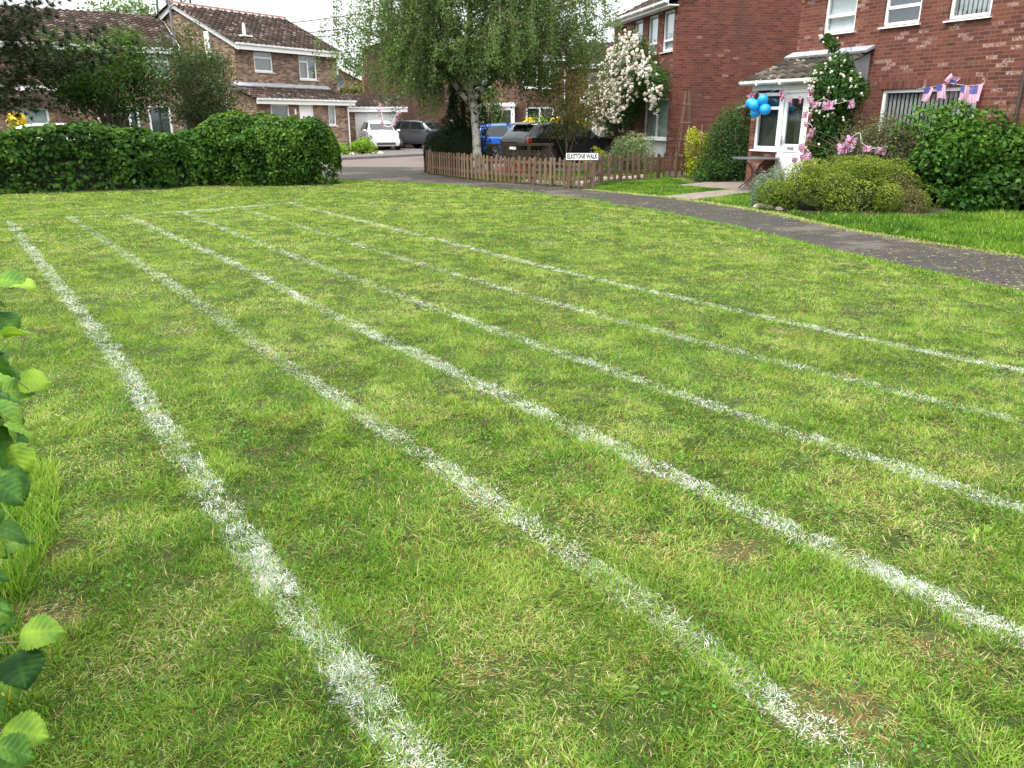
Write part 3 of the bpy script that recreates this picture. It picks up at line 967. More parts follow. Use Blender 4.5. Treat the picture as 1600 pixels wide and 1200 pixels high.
f = np.where(isfar, np.where(rng.random(n) < 0.6, rng.uniform(0.66, 1.0, n), rng.uniform(0.2, 0.6, n)), np.clip(rng.normal(0.42, 0.15, n), 0.05, 0.85))
edge_pack = (x, y, np.full(n, 0.008), rng.uniform(0.02, 0.055, n), rng.uniform(0.006, 0.013, n), rng.uniform(0, 6.28, n), np.clip(rng.normal(0.9, 0.3, n), 0, 1.5), pal_at(f), 1)
join_blades('garden_grass', [patch(GARDEN, 2600, 0.04, 0.014, shade=0.05), patch(STRIP, 2600, 0.05, 0.014, shade=0.05), patch(INSIDE, 900, 0.05, 0.018, shade=0.08), edge_pack], M['grass'],
            'short grass of the front gardens and the ragged dry edges of the footpath', 'grass', kind='stuff')
# crumbs of moss, dry clippings and old leaves lying on the asphalt
nb_ = 9000
t_ = rng.random(nb_) * 8
i_ = np.minimum(t_.astype(int) + 1, 8)
fr_ = t_ - t_.astype(int)
pn, pf_ = np.array(PATH_NEAR), np.array(PATH_FAR)
a_ = pn[i_] + (pn[i_ + 1] - pn[i_]) * fr_[:, None]
b_ = pf_[i_] + (pf_[np.minimum(i_ + 1, 11)] - pf_[i_]) * fr_[:, None]
w_ = rng.random(nb_)
w_ = np.where(rng.random(nb_) < 0.45, w_ ** 3, np.where(rng.random(nb_) < 0.6, 1 - w_ ** 3, w_))
q_ = a_ + (b_ - a_) * w_[:, None]
k_ = (nB(q_[:, 0], q_[:, 1], 0.8) > 0.38)
q_ = q_[k_]
n = len(q_)
s_ = rng.uniform(0.005, 0.020, n)
an = rng.uniform(0, 6.28, n)
V = np.stack([np.stack([q_[:, 0] + np.cos(an + d) * s_ * r, q_[:, 1] + np.sin(an + d) * s_ * r, 0.012 + rng.uniform(0, .008, n)], 1) for d, r in ((0, 1.2), (1.6, .6), (3.14, 1.2), (4.7, .6))], 1).reshape(-1, 3)
cl_ = np.array([(0.13, 0.14, 0.035), (0.26, 0.21, 0.12), (0.08, 0.11, 0.025), (0.33, 0.29, 0.2), (0.09, 0.06, 0.04)])[rng.integers(0, 5, n)] * rng.uniform(.6, 1.3, (n, 1))
tag(npmesh('path_litter', V, np.arange(n)[:, None] * 4 + np.arange(4)[None], M['grass'], None, {'col': np.repeat(cl_, 4, 0)}), 'crumbs of moss and dry clippings lying on the asphalt footpath', 'litter', kind='stuff')
sheet('hedge_bed', [(-17, 15.3), (-12.3, 17.35), (-8.9, 18.85), (-7.9, 19.95), (-4.75, 20.15), (-4.5, 21.2), (-5.2, 22.2), (-8.2, 21.9), (-12.4, 19.3), (-17, 17.4)], 0.014, M['soil'])
join_blades('verge_grass', [patch(VERGE, 3600, 0.09, 0.0085, 2, shade=0.13)], M['grass'], 'taller unmown green grass on the verge beside the footpath', 'grass', kind='stuff')
TUFT = [(-2.7, 2.2), (-1.72, 2.3), (-1.84, 2.75), (-2.15, 3.3), (-2.9, 3.3)]
TUFT2 = [(-2.0, 1.3), (-1.2, 1.35), (-1.38, 1.75), (-1.66, 2.2), (-2.3, 2.2)]
join_blades('tall_grass', [patch(TUFT, 9000, 0.15, 0.0042, 2), patch(TUFT2, 5000, 0.09, 0.004, 2)], M['grass'], 'long uncut grass at the foot of the hazel bush', 'grass', kind='stuff')
# ------------------------------------------------------------------ buildings
def roof_tiles(parent, name, x0, x1, y0, z0, y1, z1, mat, pitch=0.30, row=0.33, flip=False):
    """interlocking tiles on a slope that climbs from the eaves (y0,z0) to (y1,z1), x along the eaves"""
    SL = math.hypot(y1 - y0, z1 - z0)
    uy, uz = (y1 - y0) / SL, (z1 - z0) / SL
    ny, nz = (-uz, uy) if uy > 0 else (uz, -uy)
    nr = max(1, int(round(SL / row)))
    row = SL / nr
    sub = 6
    nc = max(1, int(round((x1 - x0) / pitch)))
    xs = np.linspace(x0, x1, nc * sub + 1)
    ph = (np.arange(nc * sub + 1) % sub) / sub
    wave = np.array([0.0, 0.030, 0.045, 0.030, 0.0, -0.008])[(np.arange(nc * sub + 1)) % sub]
    V, F, T = [], [], []
    r_ = np.random.default_rng(int(abs(x0 * 31 + z0 * 17) * 10) % 9999)
    for r in range(nr):
        tone = r_.random(nc + 1)
        tv = tone[np.minimum(np.arange(nc * sub + 1) // sub, nc)]
        jit = (r_.random(nc + 1) - 0.5)[np.minimum(np.arange(nc * sub + 1) // sub, nc)] * 0.012
        b = len(V) * (nc * sub + 1)
        for s_, h in ((r * row, 0.0), (r * row - 0.01, 0.036), ((r + 1) * row, 0.006)):
            hh = h + wave + (jit if h > 0.01 else 0)
            V.append(np.stack([xs, y0 + uy * s_ + ny * hh, z0 + uz * s_ + nz * hh], 1))
            T.append(tv)
        m = nc * sub + 1
        for q in (0, 1):
            i = np.arange(m - 1) + (len(V) - 3 + q) * m
            F.append(np.stack([i, i + 1, i + 1 + m, i + m], 1))
    o = npmesh(name, np.concatenate(V), np.concatenate(F), mat, parent, {'tone': np.concatenate(T)}, smooth=False)
    return o


def window(parent, x0, x1, z0, z1, y, bars=(), hbars=(), inside='room', sill=0.0, fw=0.065, slats=0, name='window', recess=0.05, frame_mat='white'):
    """frame with mullions (x positions) and transoms (z positions); pane, sill and blind are its pieces"""
    f = MB()
    a, b = y + recess, y + recess + 0.06
    f.box(x0, x0 + fw, a, b, z0, z1)
    f.box(x1 - fw, x1, a, b, z0, z1)
    f.box(x0 + fw, x1 - fw, a, b, z0, z0 + fw)
    f.box(x0 + fw, x1 - fw, a, b, z1 - fw, z1)
    xs = [x0 + fw] + sorted(bars) + [x1 - fw]
    for q in bars: f.box(q - fw / 2, q + fw / 2, a, b, z0 + fw, z1 - fw)
    for q in hbars:
        q, i, j = q if isinstance(q, tuple) else (q, x0 + fw, x1 - fw)
        f.box(i, j, a - 0.012, b - 0.012, q - fw / 2, q + fw / 2)
    fo = f.build(name, M[frame_mat], parent)
    MB().box(x0 + fw * 0.6, x1 - fw * 0.6, b - 0.035, b - 0.022, z0 + fw * 0.6, z1 - fw * 0.6).build('pane', M['glass'], fo)
    if sill:
        MB().prism([(x0 - 0.05, y - sill, z0 - 0.05), (x0 - 0.05, y + recess + 0.05, z0 - 0.05), (x0 - 0.05, y + recess + 0.05, z0 - 0.002), (x0 - 0.05, y - sill, z0 - 0.022)], (x1 - x0 + 0.1, 0, 0)).build('sill', M['white'], fo)
    d = b + 0.035
    bl = MB()
    if slats:
        w = (x1 - x0) / slats
        for i in range(slats):
            cx = x0 + w * (i + 0.5)
            bl.box(cx - w * 0.27, cx + w * 0.27, d, d + 0.008, z0, z1, Matrix.Translation((cx, d, 0)) @ Matrix.Rotation(0.5, 4, 'Z') @ Matrix.Translation((-cx, -d, 0)))
        bl.build('blind', M[inside], fo)
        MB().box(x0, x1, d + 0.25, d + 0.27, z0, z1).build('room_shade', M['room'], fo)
    else:
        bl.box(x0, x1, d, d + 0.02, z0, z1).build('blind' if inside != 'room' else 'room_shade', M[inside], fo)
    return fo


def gutter(parent, x0, x1, y, z, mat='white', fascia=0.18):
    g_ = MB()
    prof = [(y - 0.115, z + 0.03), (y - 0.105, z - 0.03), (y - 0.06, z - 0.062), (y - 0.015, z - 0.03), (y - 0.005, z + 0.03)]
    g_.prism([(x0, a, b) for a, b in prof], (x1 - x0, 0, 0))
    x = x0 + 0.3
    while x < x1:
        g_.box(x - 0.012, x + 0.012, y - 0.125, y - 0.0, z - 0.07, z + 0.034)
        x += 1.0
    g_.build('gutter', M[mat], parent)
    MB().box(x0 + 0.02, x1 - 0.02, y, y + 0.03, z - fascia, z + 0.05).build('fascia', M[mat], parent)


def downpipe(parent, x, y, z0, z1, mat='white', ox=0.0, oy=0.22):
    MB().tube([(x + ox, y - 0.05, z1), (x + ox * 0.6, y - 0.05, z1 - 0.1), (x, y + oy - 0.06, z1 - 0.32), (x, y + oy - 0.06, z0)], 0.038, 8).build('downpipe', M[mat], parent)


def barge(parent, x, pts, d=0.2, t=0.03, mat='white'):
    """board that follows a gable edge at plane x; pts are (y,z)"""
    for (ya, za), (yb, zb) in zip(pts, pts[1:]):
        MB().prism([(x, ya, za), (x, yb, zb), (x, yb, zb - d), (x, ya, za - d)], (-t, 0, 0)).build('bargeboard', M[mat], parent)


def ridge_tiles(parent, x0, x1, y, z):
    m = MB()
    x = x0
    i = 0
    while x < x1 - 0.01:
        e = min(x + 0.45, x1)
        prof = [(0.15, -0.07), (0.11, 0.02), (0.045, 0.075), (-0.045, 0.075), (-0.11, 0.02), (-0.15, -0.07)]
        k = 1.0 if i % 2 == 0 else 0.97
        m.prism([(x, y + a * k, z + b * k) for a, b in prof], (e - x - 0.012, 0, 0))
        x = e
        i += 1
    m.build('ridge', M['ridge'], parent)
    m = MB()
    x = x0
    while x < x1 - 0.01:                      # mortar bedding that shows between the ridge tiles
        e = min(x + 0.45, x1)
        m.box(x + 0.1, e - 0.12, y - 0.21, y + 0.21, z - 0.12, z - 0.035)
        x = e
    m.build('ridge_mortar', M['cord'], parent)


# ---- right hand red brick house with the porch (local x runs towards the camera along its front)
A0, AR = (7.1, 20.4, 0), -63.5
hA = thing('brick_house', 'red brick house with white tile-roofed porch, blue balloons and flags by its door', 'house', A0, AR)
wins = [(0.57, 1.47, 3.52, 4.78), (2.22, 3.12, 3.52, 4.78), (3.77, 4.65, 3.5, 4.78)]
big = (2.46, 4.70, 0.9, 2.23)
D_ = 7.5
w = MB()
w.wall(-0.2, 9.5, -0.05, 5.15, 0, [*wins, big])
w.poly([(-0.2, 0, -0.05), (-0.2, 0, 5.15), (-0.2, D_ / 2, 7.0), (-0.2, D_, 5.15), (-0.2, D_, -0.05)])
w.poly([(9.5, 0, -0.05), (9.5, D_, -0.05), (9.5, D_, 5.15), (9.5, D_ / 2, 7.0), (9.5, 0, 5.15)])
w.poly([(-0.2, D_, -0.05), (-0.2, D_, 5.15), (9.5, D_, 5.15), (9.5, D_, -0.05)])
w.build('wall', M['red_brick'], hA)
MB().box(2.3, 4.82, -0.004, 0.05, 2.235, 2.475).build('lintel', M['soldier'], hA)
window(hA, *wins[0], 0, hbars=(3.88,), inside='blind_lilac', sill=0.07)
window(hA, *wins[1], 0, hbars=(3.88,), inside='room', sill=0.07)
window(hA, *wins[2], 0, hbars=(4.3,), inside='blind_grey', slats=9, sill=0.07)
window(hA, *big, 0, bars=(), inside='blind_grey', slats=22, sill=0.06, fw=0.075)
roof_tiles(hA, 'roof', -0.4, 9.7, -0.35, 5.08, D_ / 2, 7.12, M['grey_tile'])
roof_tiles(hA, 'roof', -0.4, 9.7, D_ + 0.35, 5.08, D_ / 2, 7.12, M['grey_tile'])
gutter(hA, -0.4, 9.7, -0.34, 5.02)
downpipe(hA, 5.56, -0.2, 0.0, 5.0, 'dark_paint')
# the porch
pw = MB()
pf = -1.3
pw.box(-0.15, 0.03, pf, -0.004, -0.05, 2.28)
pw.box(1.66, 2.0, pf, -0.004, -0.05, 2.28)
pw.box(0.03, 0.80, pf, pf + 0.12, -0.05, 0.92)
pw.build('porch_wall', M['red_brick'], hA)
MB().box(0.80, 1.66, pf + 0.02, pf + 0.3, -0.02, 0.14).build('doorstep', M['slab'], hA)
window(hA, 0.032, 0.798, 0.925, 2.2, pf - 0.02, hbars=(1.86,), inside='room', sill=0.06, name='porch_window', fw=0.07, recess=0.03)
MB().box(0.22, 0.44, pf + 0.12, pf + 0.125, 1.0, 1.3, Matrix.Translation((0, 0, 0))).build('card', M['paper'], hA)
MB().box(0.46, 0.64, pf + 0.145, pf + 0.155, 1.52, 1.74).build('picture_frame', M['dark_paint'], hA)
fr = MB()
fr.box(0.80, 0.89, pf - 0.005, pf + 0.07, 0.14, 2.26)
fr.box(1.57, 1.66, pf - 0.005, pf + 0.07, 0.14, 2.26)
fr.box(0.89, 1.57, pf - 0.005, pf + 0.07, 2.18, 2.26)
fr.build('door_frame', M['white'], hA)
dr = MB()
y0, y1 = pf + 0.012, pf + 0.06
dr.box(0.90, 1.00, y0, y1, 0.16, 2.17)
dr.box(1.46, 1.56, y0, y1, 0.16, 2.17)
dr.box(1.00, 1.46, y0, y1, 2.06, 2.17)
dr.box(1.00, 1.46, y0, y1, 0.88, 1.06)
dr.box(1.00, 1.46, y0, y1, 0.16, 0.30)
dr.box(1.00, 1.46, y0 + 0.018, y1, 0.30, 0.88)
dr.box(1.05, 1.21, y0 + 0.006, y1 - 0.01, 0.36, 0.80)
dr.box(1.25, 1.41, y0 + 0.006, y1 - 0.01, 0.36, 0.80)
door = dr.build('front_door', M['white'], hA, bevel=0.006)
MB().box(0.99, 1.47, y0 + 0.02, y0 + 0.03, 1.05, 2.07).build('pane', M['glass'], door)
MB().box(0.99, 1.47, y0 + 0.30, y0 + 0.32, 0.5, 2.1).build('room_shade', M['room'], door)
MB().box(1.13, 1.33, y0 - 0.012, y0 - 0.001, 0.94, 1.0).box(1.15, 1.31, y0 - 0.018, y0 - 0.012, 0.955, 0.985).build('letterbox', M['alu'], door)
MB().box(0.925, 0.955, y0 - 0.02, y0 - 0.001, 1.02, 1.24).box(0.93, 1.04, y0 - 0.05, y0 - 0.03, 1.12, 1.14).build('handle', M['alu'], door)
MB().box(-0.16, 2.02, pf - 0.03, pf + 0.03, 2.262, 2.43).build('porch_fascia', M['white_old'], hA)
g_ = MB()
prof = [(-1.62, 2.47), (-1.61, 2.41), (-1.56, 2.375), (-1.51, 2.41), (-1.50, 2.47)]
g_.prism([(-0.34, a, b) for a, b in prof], (2.56, 0, 0))
for x in (0.25, 1.0, 1.75): g_.box(x - 0.02, x + 0.02, -1.63, -1.33, 2.36, 2.475)
g_.build('porch_gutter', M['white_old'], hA)
MB().prism([(2.03, pf - 0.1, 2.36), (2.03, -0.01, 2.36), (2.03, -0.01, 3.02), (2.03, pf - 0.1, 2.46)], (-0.05, 0, 0)).build('porch_cheek', M['lead'], hA)
roof_tiles(hA, 'porch_roof', -0.3, 2.1, -1.52, 2.47, -0.02, 3.03, M['grey_tile'], 0.29, 0.3)
MB().prism([(-0.3, -0.27, 3.0), (-0.3, -0.012, 3.1), (-0.3, -0.004, 3.17), (-0.3, -0.29, 3.045)], (2.42, 0, 0)).build('flashing', M['lead'], hA)
# wall lamp to the right of the door
wl_ = MB().lathe([(0.03, 0), (0.06, 0.02), (0.065, 0.1), (0.04, 0.16), (0.01, 0.18)], 10, (1.82, pf - 0.09, 1.42))
wl_.box(1.80, 1.84, pf - 0.09, pf - 0.001, 1.58, 1.61)
wl_.build('wall_lamp', M['black'], hA)

# ---- red brick house behind, with the rose
L0, LR = (5.2, 26.6, 0), -78
hL = thing('brick_house', 'red brick house with tall blank flank wall and white rose over its front', 'house', L0, LR)
up = [(-1.12, -0.22, 3.72, 4.93), (-2.45, -1.57, 3.72, 4.93), (-3.82, -2.97, 3.72, 4.93)]
lo = [(-2.42, -0.26, 0.35, 2.28), (-5.2, -3.3, 1.15, 2.28)]
w = MB()
w.wall(-6.0, 0.0, -0.05, 5.12, 0, [*up, *lo])
w.poly([(-6, 0, -0.05), (-6, 0, 5.12), (-6, 3.8, 7.0), (-6, 7.6, 5.12), (-6, 7.6, -0.05)])
w.poly([(-6, 7.6, -0.05), (-6, 7.6, 5.12), (0, 7.6, 5.12), (0, 7.6, -0.05)])
w.build('wall', M['red_brick'], hL)
MB().poly([(0, 0, -0.05), (0, 7.6, -0.05), (0, 7.6, 5.12), (0, 3.8, 7.0), (0, 0, 5.12)]).build('flank_wall', M['red_brick_side'], hL)
for q in up: window(hL, *q, 0, inside='blind_lilac', hbars=(4.05,), sill=0.05)
MB().box(-2.42, -0.26, 0.06, 0.10, 0.35, 0.97).build('panel', M['render_grey'], hL)
window(hL, -2.42, -0.26, 0.98, 2.28, 0, bars=(-1.33,), inside='blind_green', sill=0.05)
window(hL, *lo[1], 0, bars=(-4.2,), inside='room', sill=0.05)
roof_tiles(hL, 'roof', -6.15, 0.12, -0.4, 5.05, 3.8, 7.1, M['brown_tile'])
roof_tiles(hL, 'roof', -6.15, 0.12, 8.0, 5.05, 3.8, 7.1, M['brown_tile'])
MB().box(-6.1, 0.08, -0.38, 0.0, 4.97, 5.01).build('soffit', M['white_old'], hL)
gutter(hL, -6.15, 0.12, -0.38, 5.09, 'white_old', 0.14)
barge(hL, -6.02, [(-0.4, 5.1), (3.8, 7.1), (8.0, 5.1)])
# its flat roofed porch at the far end
p_ = MB()
p_.box(-7.55, -7.2, -0.5, -0.15, 0, 2.25)
p_.box(-6.35, -6.02, -0.5, -0.15, 0, 0.75)
p_.build('porch_wall', M['red_brick'], hL)
MB().box(-7.9, -6.004, -0.75, 1.0, 2.26, 2.52).build('porch_roof', M['white_old'], hL)
fo = MB().box(-7.2, -7.12, -0.4, -0.32, 0.1, 2.25).box(-6.33, -6.25, -0.4, -0.32, 0.76, 2.25).box(-6.78, -6.7, -0.4, -0.32, 0.1, 2.25).box(-7.12, -6.78, -0.39, -0.33, 0.1, 0.95).box(-6.7, -6.36, -0.39, -0.33, 0.1, 0.95).build('porch_door', M['white'], hL)
MB().box(-7.12, -6.78, -0.365, -0.35, 0.96, 2.24).box(-6.7, -6.33, -0.365, -0.35, 0.96, 2.24).build('pane', M['glass'], fo)
MB().box(-7.15, -6.3, -0.1, -0.08, 0.1, 2.24).build('room_shade', M['blind_green'], fo)

# ---- left centre buff house
B0, BR = (-13.1, 39.4, 0), 58
hB = thing('brick_house', 'buff brick house with white bargeboards, brown tiles and a tiled front lean-to', 'house', B0, BR)
wn1, wn2 = (1.1, 2.26, 3.83, 4.72), (4.0, 5.24, 3.58, 4.72)
DB = 8.0
w = MB()
w.wall(0, 6.75, -0.1, 5.0, 0, [wn1, wn2])
w.poly([(6.75, 0, -0.1), (6.75, DB, -0.1), (6.75, DB, 5.0), (6.75, DB / 2, 6.85), (6.75, 0, 5.0)])
w.poly([(0, 0, -0.1), (0, 0, 5.0), (0, DB / 2, 6.85), (0, DB, 5.0), (0, DB, -0.1)])
w.poly([(0, DB, -0.1), (0, DB, 5.0), (6.75, DB, 5.0), (6.75, DB, -0.1)])
w.build('wall', M['buff_brick'], hB)
window(hB, *wn1, 0, hbars=(4.47,), inside='blind_brown', sill=0.05, fw=0.08)
window(hB, *wn2, 0, bars=(4.62,), hbars=((4.45, 4.07, 4.6),), inside='blind_brown', sill=0.05, fw=0.08)
roof_tiles(hB, 'roof', -0.3, 7.05, -0.4, 4.96, DB / 2, 6.95, M['brown_tile'])
roof_tiles(hB, 'roof', -0.3, 7.05, DB + 0.4, 4.96, DB / 2, 6.95, M['brown_tile'])
ridge_tiles(hB, -0.3, 7.05, DB / 2, 7.0)
gutter(hB, -0.25, 7.0, -0.38, 4.98, fascia=0.24)
barge(hB, -0.12, [(-0.45, 4.96), (DB / 2, 7.0), (DB + 0.45, 4.96)], 0.26)
MB().box(-0.12, -0.004, 1.6, 1.95, 4.3, 5.6).build('flue_boxing', M['white_old'], hB)
downpipe(hB, 6.55, -0.36, 3.1, 4.95)
MB().lathe([(0.075, 0), (0.075, 0.5), (0.05, 0.52), (0.05, 0.6)], 10, (1.15, 0.55, 5.42)).box(0.85, 1.45, 0.3, 0.8, 5.40, 5.47).build('vent_pipe', M['white_old'], hB)
ye = -1.6
eh = [(0.45, 1.62, 1.3, 2.32), (2.25, 3.2, -0.05, 2.32), (4.25, 4.8, 1.32, 2.3)]
w = MB()
w.wall(-0.4, 5.65, -0.12, 2.5, ye, eh)
w.poly([(5.65, ye, -0.12), (5.65, 0, -0.12), (5.65, 0, 3.0), (5.65, ye, 2.5)])
w.poly([(-0.4, ye, -0.12), (-0.4, ye, 2.5), (-0.4, 0, 3.0), (-0.4, 0, -0.12)])
w.build('lean_to_wall', M['buff_brick'], hB)
window(hB, *eh[0], ye, inside='blind_brown', sill=0.05, fw=0.08)
window(hB, *eh[2], ye, inside='blind_green', sill=0.05, fw=0.075)
dB = MB().box(2.25, 2.33, ye + 0.03, ye + 0.1, -0.05, 2.32).box(3.12, 3.2, ye + 0.03, ye + 0.1, -0.05, 2.32).box(2.33, 3.12, ye + 0.03, ye + 0.1, 2.24, 2.32).box(2.34, 3.11, ye + 0.05, ye + 0.09, -0.05, 2.235).build('front_door', M['white'], hB)
for x in (2.55, 2.86):
    MB().lathe([(0.055, 0), (0.055, 0.02)], 12, M=Matrix.Translation((x, ye + 0.049, 1.72)) @ Matrix.Rotation(R(90), 4, 'X')).build('pane', M['black'], dB)
MB().box(1.9, 1.98, ye - 0.06, ye - 0.001, 1.85, 2.1).build('porch_light', M['white'], hB)
roof_tiles(hB, 'lean_to_roof', -0.65, 5.95, ye - 0.3, 2.52, -0.02, 3.12, M['brown_tile'])
MB().prism([(-0.4, -0.28, 3.1), (-0.4, -0.006, 3.16), (-0.4, -0.003, 3.32), (-0.4, -0.3, 3.15)], (6.3, 0, 0)).build('flashing', M['lead'], hB)
gutter(hB, -0.6, 6.0, ye - 0.28, 2.52, fascia=0.22)
downpipe(hB, 5.6, ye - 0.25, 0.0, 2.48, oy=0.22)
# satellite dish at the right end of the upper wall
Md = Matrix.Translation((6.35, -0.42, 3.52)) @ Matrix.Rotation(R(78), 4, 'X') @ Matrix.Rotation(R(10), 4, 'Y')
dm = MB().lathe([(0.02, 0.0), (0.15, 0.015), (0.27, 0.06), (0.34, 0.11), (0.33, 0.115), (0.26, 0.07), (0.14, 0.03), (0.02, 0.012)], 16, M=Md)
dm.tube([(6.35, -0.4, 3.5), (6.35, -0.2, 3.4), (6.4, -0.01, 3.4)], 0.025, 6)
dm.tube([(6.35, -0.42, 3.3), (6.35, -0.75, 3.5)], 0.014, 5)
dish = thing('satellite_dish', 'dark grey satellite dish on the buff house wall above the lean-to roof', 'satellite dish', B0, BR)
dm.build('reflector', M['metal_grey'], dish)
# rooftop aerial
ae = thing('tv_aerial', 'thin television aerial on a pole above the buff house ridge', 'aerial', B0, BR)
m_ = MB().tube([(6.1, DB / 2 + 0.3, 6.6), (6.1, DB / 2 + 0.3, 8.15)], 0.022, 6)
m_.build('mast', M['alu'], ae)
m_ = MB().tube([(6.3, DB / 2 + 0.25, 8.05), (5.1, DB / 2 + 0.5, 8.1)], 0.014, 5)
for i in range(9):
    x = 6.2 - i * 0.13
    m_.tube([(x, DB / 2 + 0.1 + 0.03 * i, 8.05), (x, DB / 2 + 0.5 + 0.03 * i, 8.07)], 0.008, 4)
m_.build('antenna', M['alu'], ae)

# ---- far left buff house
C0, CR = (-15.8, 39, 0), 32
hC = thing('brick_house', 'buff brick house with moss-edged brown roof, half hidden by the pine', 'house', C0, CR)
cw = [(-1.3, -0.3, 3.45, 4.42), (-5.0, -3.8, 3.4, 4.4), (-3.65, -1.9, 0.6, 2.25), (-1.5, -0.5, 0.6, 2.25)]
w = MB()
w.wall(-13, 0, -0.3, 4.7, 0, cw)
w.poly([(0, 0, -0.3), (0, 8, -0.3), (0, 8, 4.7), (0, 4, 6.5), (0, 0, 4.7)])
w.poly([(-13, 0, -0.3), (-13, 0, 4.7), (-13, 4, 6.5), (-13, 8, 4.7), (-13, 8, -0.3)])
w.build('wall', M['buff_brick'], hC)
window(hC, *cw[0], 0, hbars=(4.15,), inside='blind_green', sill=0.05, fw=0.08)
window(hC, *cw[1], 0, hbars=(4.15,), inside='room', sill=0.05, fw=0.08)
window(hC, *cw[2], 0, bars=(-3.3, -2.3), inside='room', sill=0.05, fw=0.1)
window(hC, *cw[3], 0, inside='room', sill=0.05, fw=0.1)
roof_tiles(hC, 'roof', -13.2, 0.25, -0.4, 4.66, 4, 6.55, M['brown_tile'])
roof_tiles(hC, 'roof', -13.2, 0.25, 8.4, 4.66, 4, 6.55, M['brown_tile'])
gutter(hC, -13.2, 0.22, -0.38, 4.68, fascia=0.2)
barge(hC, 0.28, [(-0.42, 4.66), (4, 6.55), (8.42, 4.66)], 0.2)
w = MB()
w.wall(-11, -5.2, -0.3, 2.25, -2.2, [(-6.95, -5.65, 0.4, 2.08), (-10.2, -8.2, 0.0, 2.1)])
w.poly([(-5.2, -2.2, -0.3), (-5.2, 0, -0.3), (-5.2, 0, 2.7), (-5.2, -2.2, 2.25)])
w.build('lean_to_wall', M['buff_brick'], hC)
window(hC, -6.95, -5.65, 0.4, 2.08, -2.2, bars=(), inside='blind_green', fw=0.09, sill=0.05)
MB().box(-10.2, -8.2, -2.15, -2.12, 0, 2.1).build('garage_door', M['white_old'], hC)
roof_tiles(hC, 'lean_to_roof', -11.2, -4.9, -2.5, 2.32, -0.02, 2.86, M['brown_tile'])
MB().prism([(-7.3, -0.5, 2.74), (-7.3, -0.006, 2.86), (-7.3, -0.004, 3.0), (-7.3, -0.5, 2.82)], (2.2, 0, 0)).build('flashing', M['cord'], hC)
MB().box(-11.2, -4.9, -2.5, -2.46, 2.1, 2.34).build('fascia', M['dark_paint'], hC)
downpipe(hC, -5.3, -2.45, 0, 2.3, 'ridge', oy=0.2)
downpipe(hC, -5.1, -0.1, 2.9, 4.6, 'ridge', oy=0.08)

# ---- garage beside the buff house
gr = thing('garage', 'low garage with white door and brown tiled roof behind the white hatchback', 'garage', (-9.6, 46.8, 0), 18)
w = MB()
w.wall(0, 3.4, -0.05, 2.2, 0, [(0.55, 2.95, -0.05, 1.98)], 0.12)
w.poly([(3.4, 0, -0.05), (3.4, 5, -0.05), (3.4, 5, 2.2), (3.4, 0, 2.2)])
w.poly([(0, 0, -0.05), (0, 0, 2.2), (0, 5, 2.2), (0, 5, -0.05)])
w.build('wall', M['buff_brick'], gr)
gd = MB().box(0.55, 2.95, 0.08, 0.11, 0, 1.98)
for i in range(8): gd.box(0.57, 2.93, 0.066, 0.081, 0.06 + i * 0.24, 0.25 + i * 0.24)
gd.build('garage_door', M['white_old'], gr)
roof_tiles(gr, 'roof', -0.2, 3.6, -0.3, 2.26, 2.5, 3.05, M['brown_tile'])
roof_tiles(gr, 'roof', -0.2, 3.6, 5.3, 2.26, 2.5, 3.05, M['brown_tile'])
gutter(gr, -0.2, 3.6, -0.28, 2.26, fascia=0.24)

# ---- houses further back
def back_house(label, loc, rz, x0, x1, depth, eav, rid, mat, gable=True, wins_=(), doors=(), roof='brown_tile'):
    h = thing('brick_house', label, 'house', loc, rz)
    w = MB()
    ins = 'blind_grey'
    if gable:                                 # gable end faces the camera
        mid = (x0 + x1) / 2
        w.poly([(x0, 0, -0.1), (x1, 0, -0.1), (x1, 0, eav), (mid, 0, rid), (x0, 0, eav)])
        w.poly([(x1, 0, -0.1), (x1, depth, -0.1), (x1, depth, eav), (x1, 0, eav)])
        w.poly([(x0, 0, -0.1), (x0, 0, eav), (x0, depth, eav), (x0, depth, -0.1)])
        w.build('wall', M[mat], h)
        for a, b in ((x0 - 0.25, mid), (x1 + 0.25, mid)):
            za = eav - 0.1
            MB().prism([(a, -0.3, za), (b, -0.3, rid), (b, depth, rid), (a, depth, za)], (0, 0, 0.13)).build('roof', M[roof], h)
            MB().prism([(a, -0.33, za - 0.2), (b, -0.33, rid - 0.2), (b, -0.33, rid + 0.08), (a, -0.33, za + 0.08)], (0, 0.025, 0)).build('bargeboard', M['white'], h)
    else:
        w.wall(x0, x1, -0.1, eav, 0, [*[q[:4] for q in wins_], *doors])
        w.poly([(x1, 0, -0.1), (x1, depth, -0.1), (x1, depth, eav), (x1, depth / 2, rid), (x1, 0, eav)])
        w.poly([(x0, 0, -0.1), (x0, 0, eav), (x0, depth / 2, rid), (x0, depth, eav), (x0, depth, -0.1)])
        w.build('wall', M[mat], h)
        roof_tiles(h, 'roof', x0 - 0.2, x1 + 0.2, -0.4, eav - 0.02, depth / 2, rid + 0.1, M[roof])
        roof_tiles(h, 'roof', x0 - 0.2, x1 + 0.2, depth + 0.4, eav - 0.02, depth / 2, rid + 0.1, M[roof])
        gutter(h, x0 - 0.2, x1 + 0.2, -0.38, eav, fascia=0.2)
        for q in wins_: window(h, *q[:4], 0, bars=((q[0] + q[1]) / 2,), inside='room', sill=0.05, fw=0.09)
        for q in doors:
            d = MB().box(q[0], q[1], 0.03, 0.08, q[2], q[3]).build('front_door', M['white'], h)
            MB().box(q[0] + 0.22, q[1] - 0.22, 0.02, 0.029, 0.95, q[3] - 0.25).build('pane', M['room'], d)
    return h


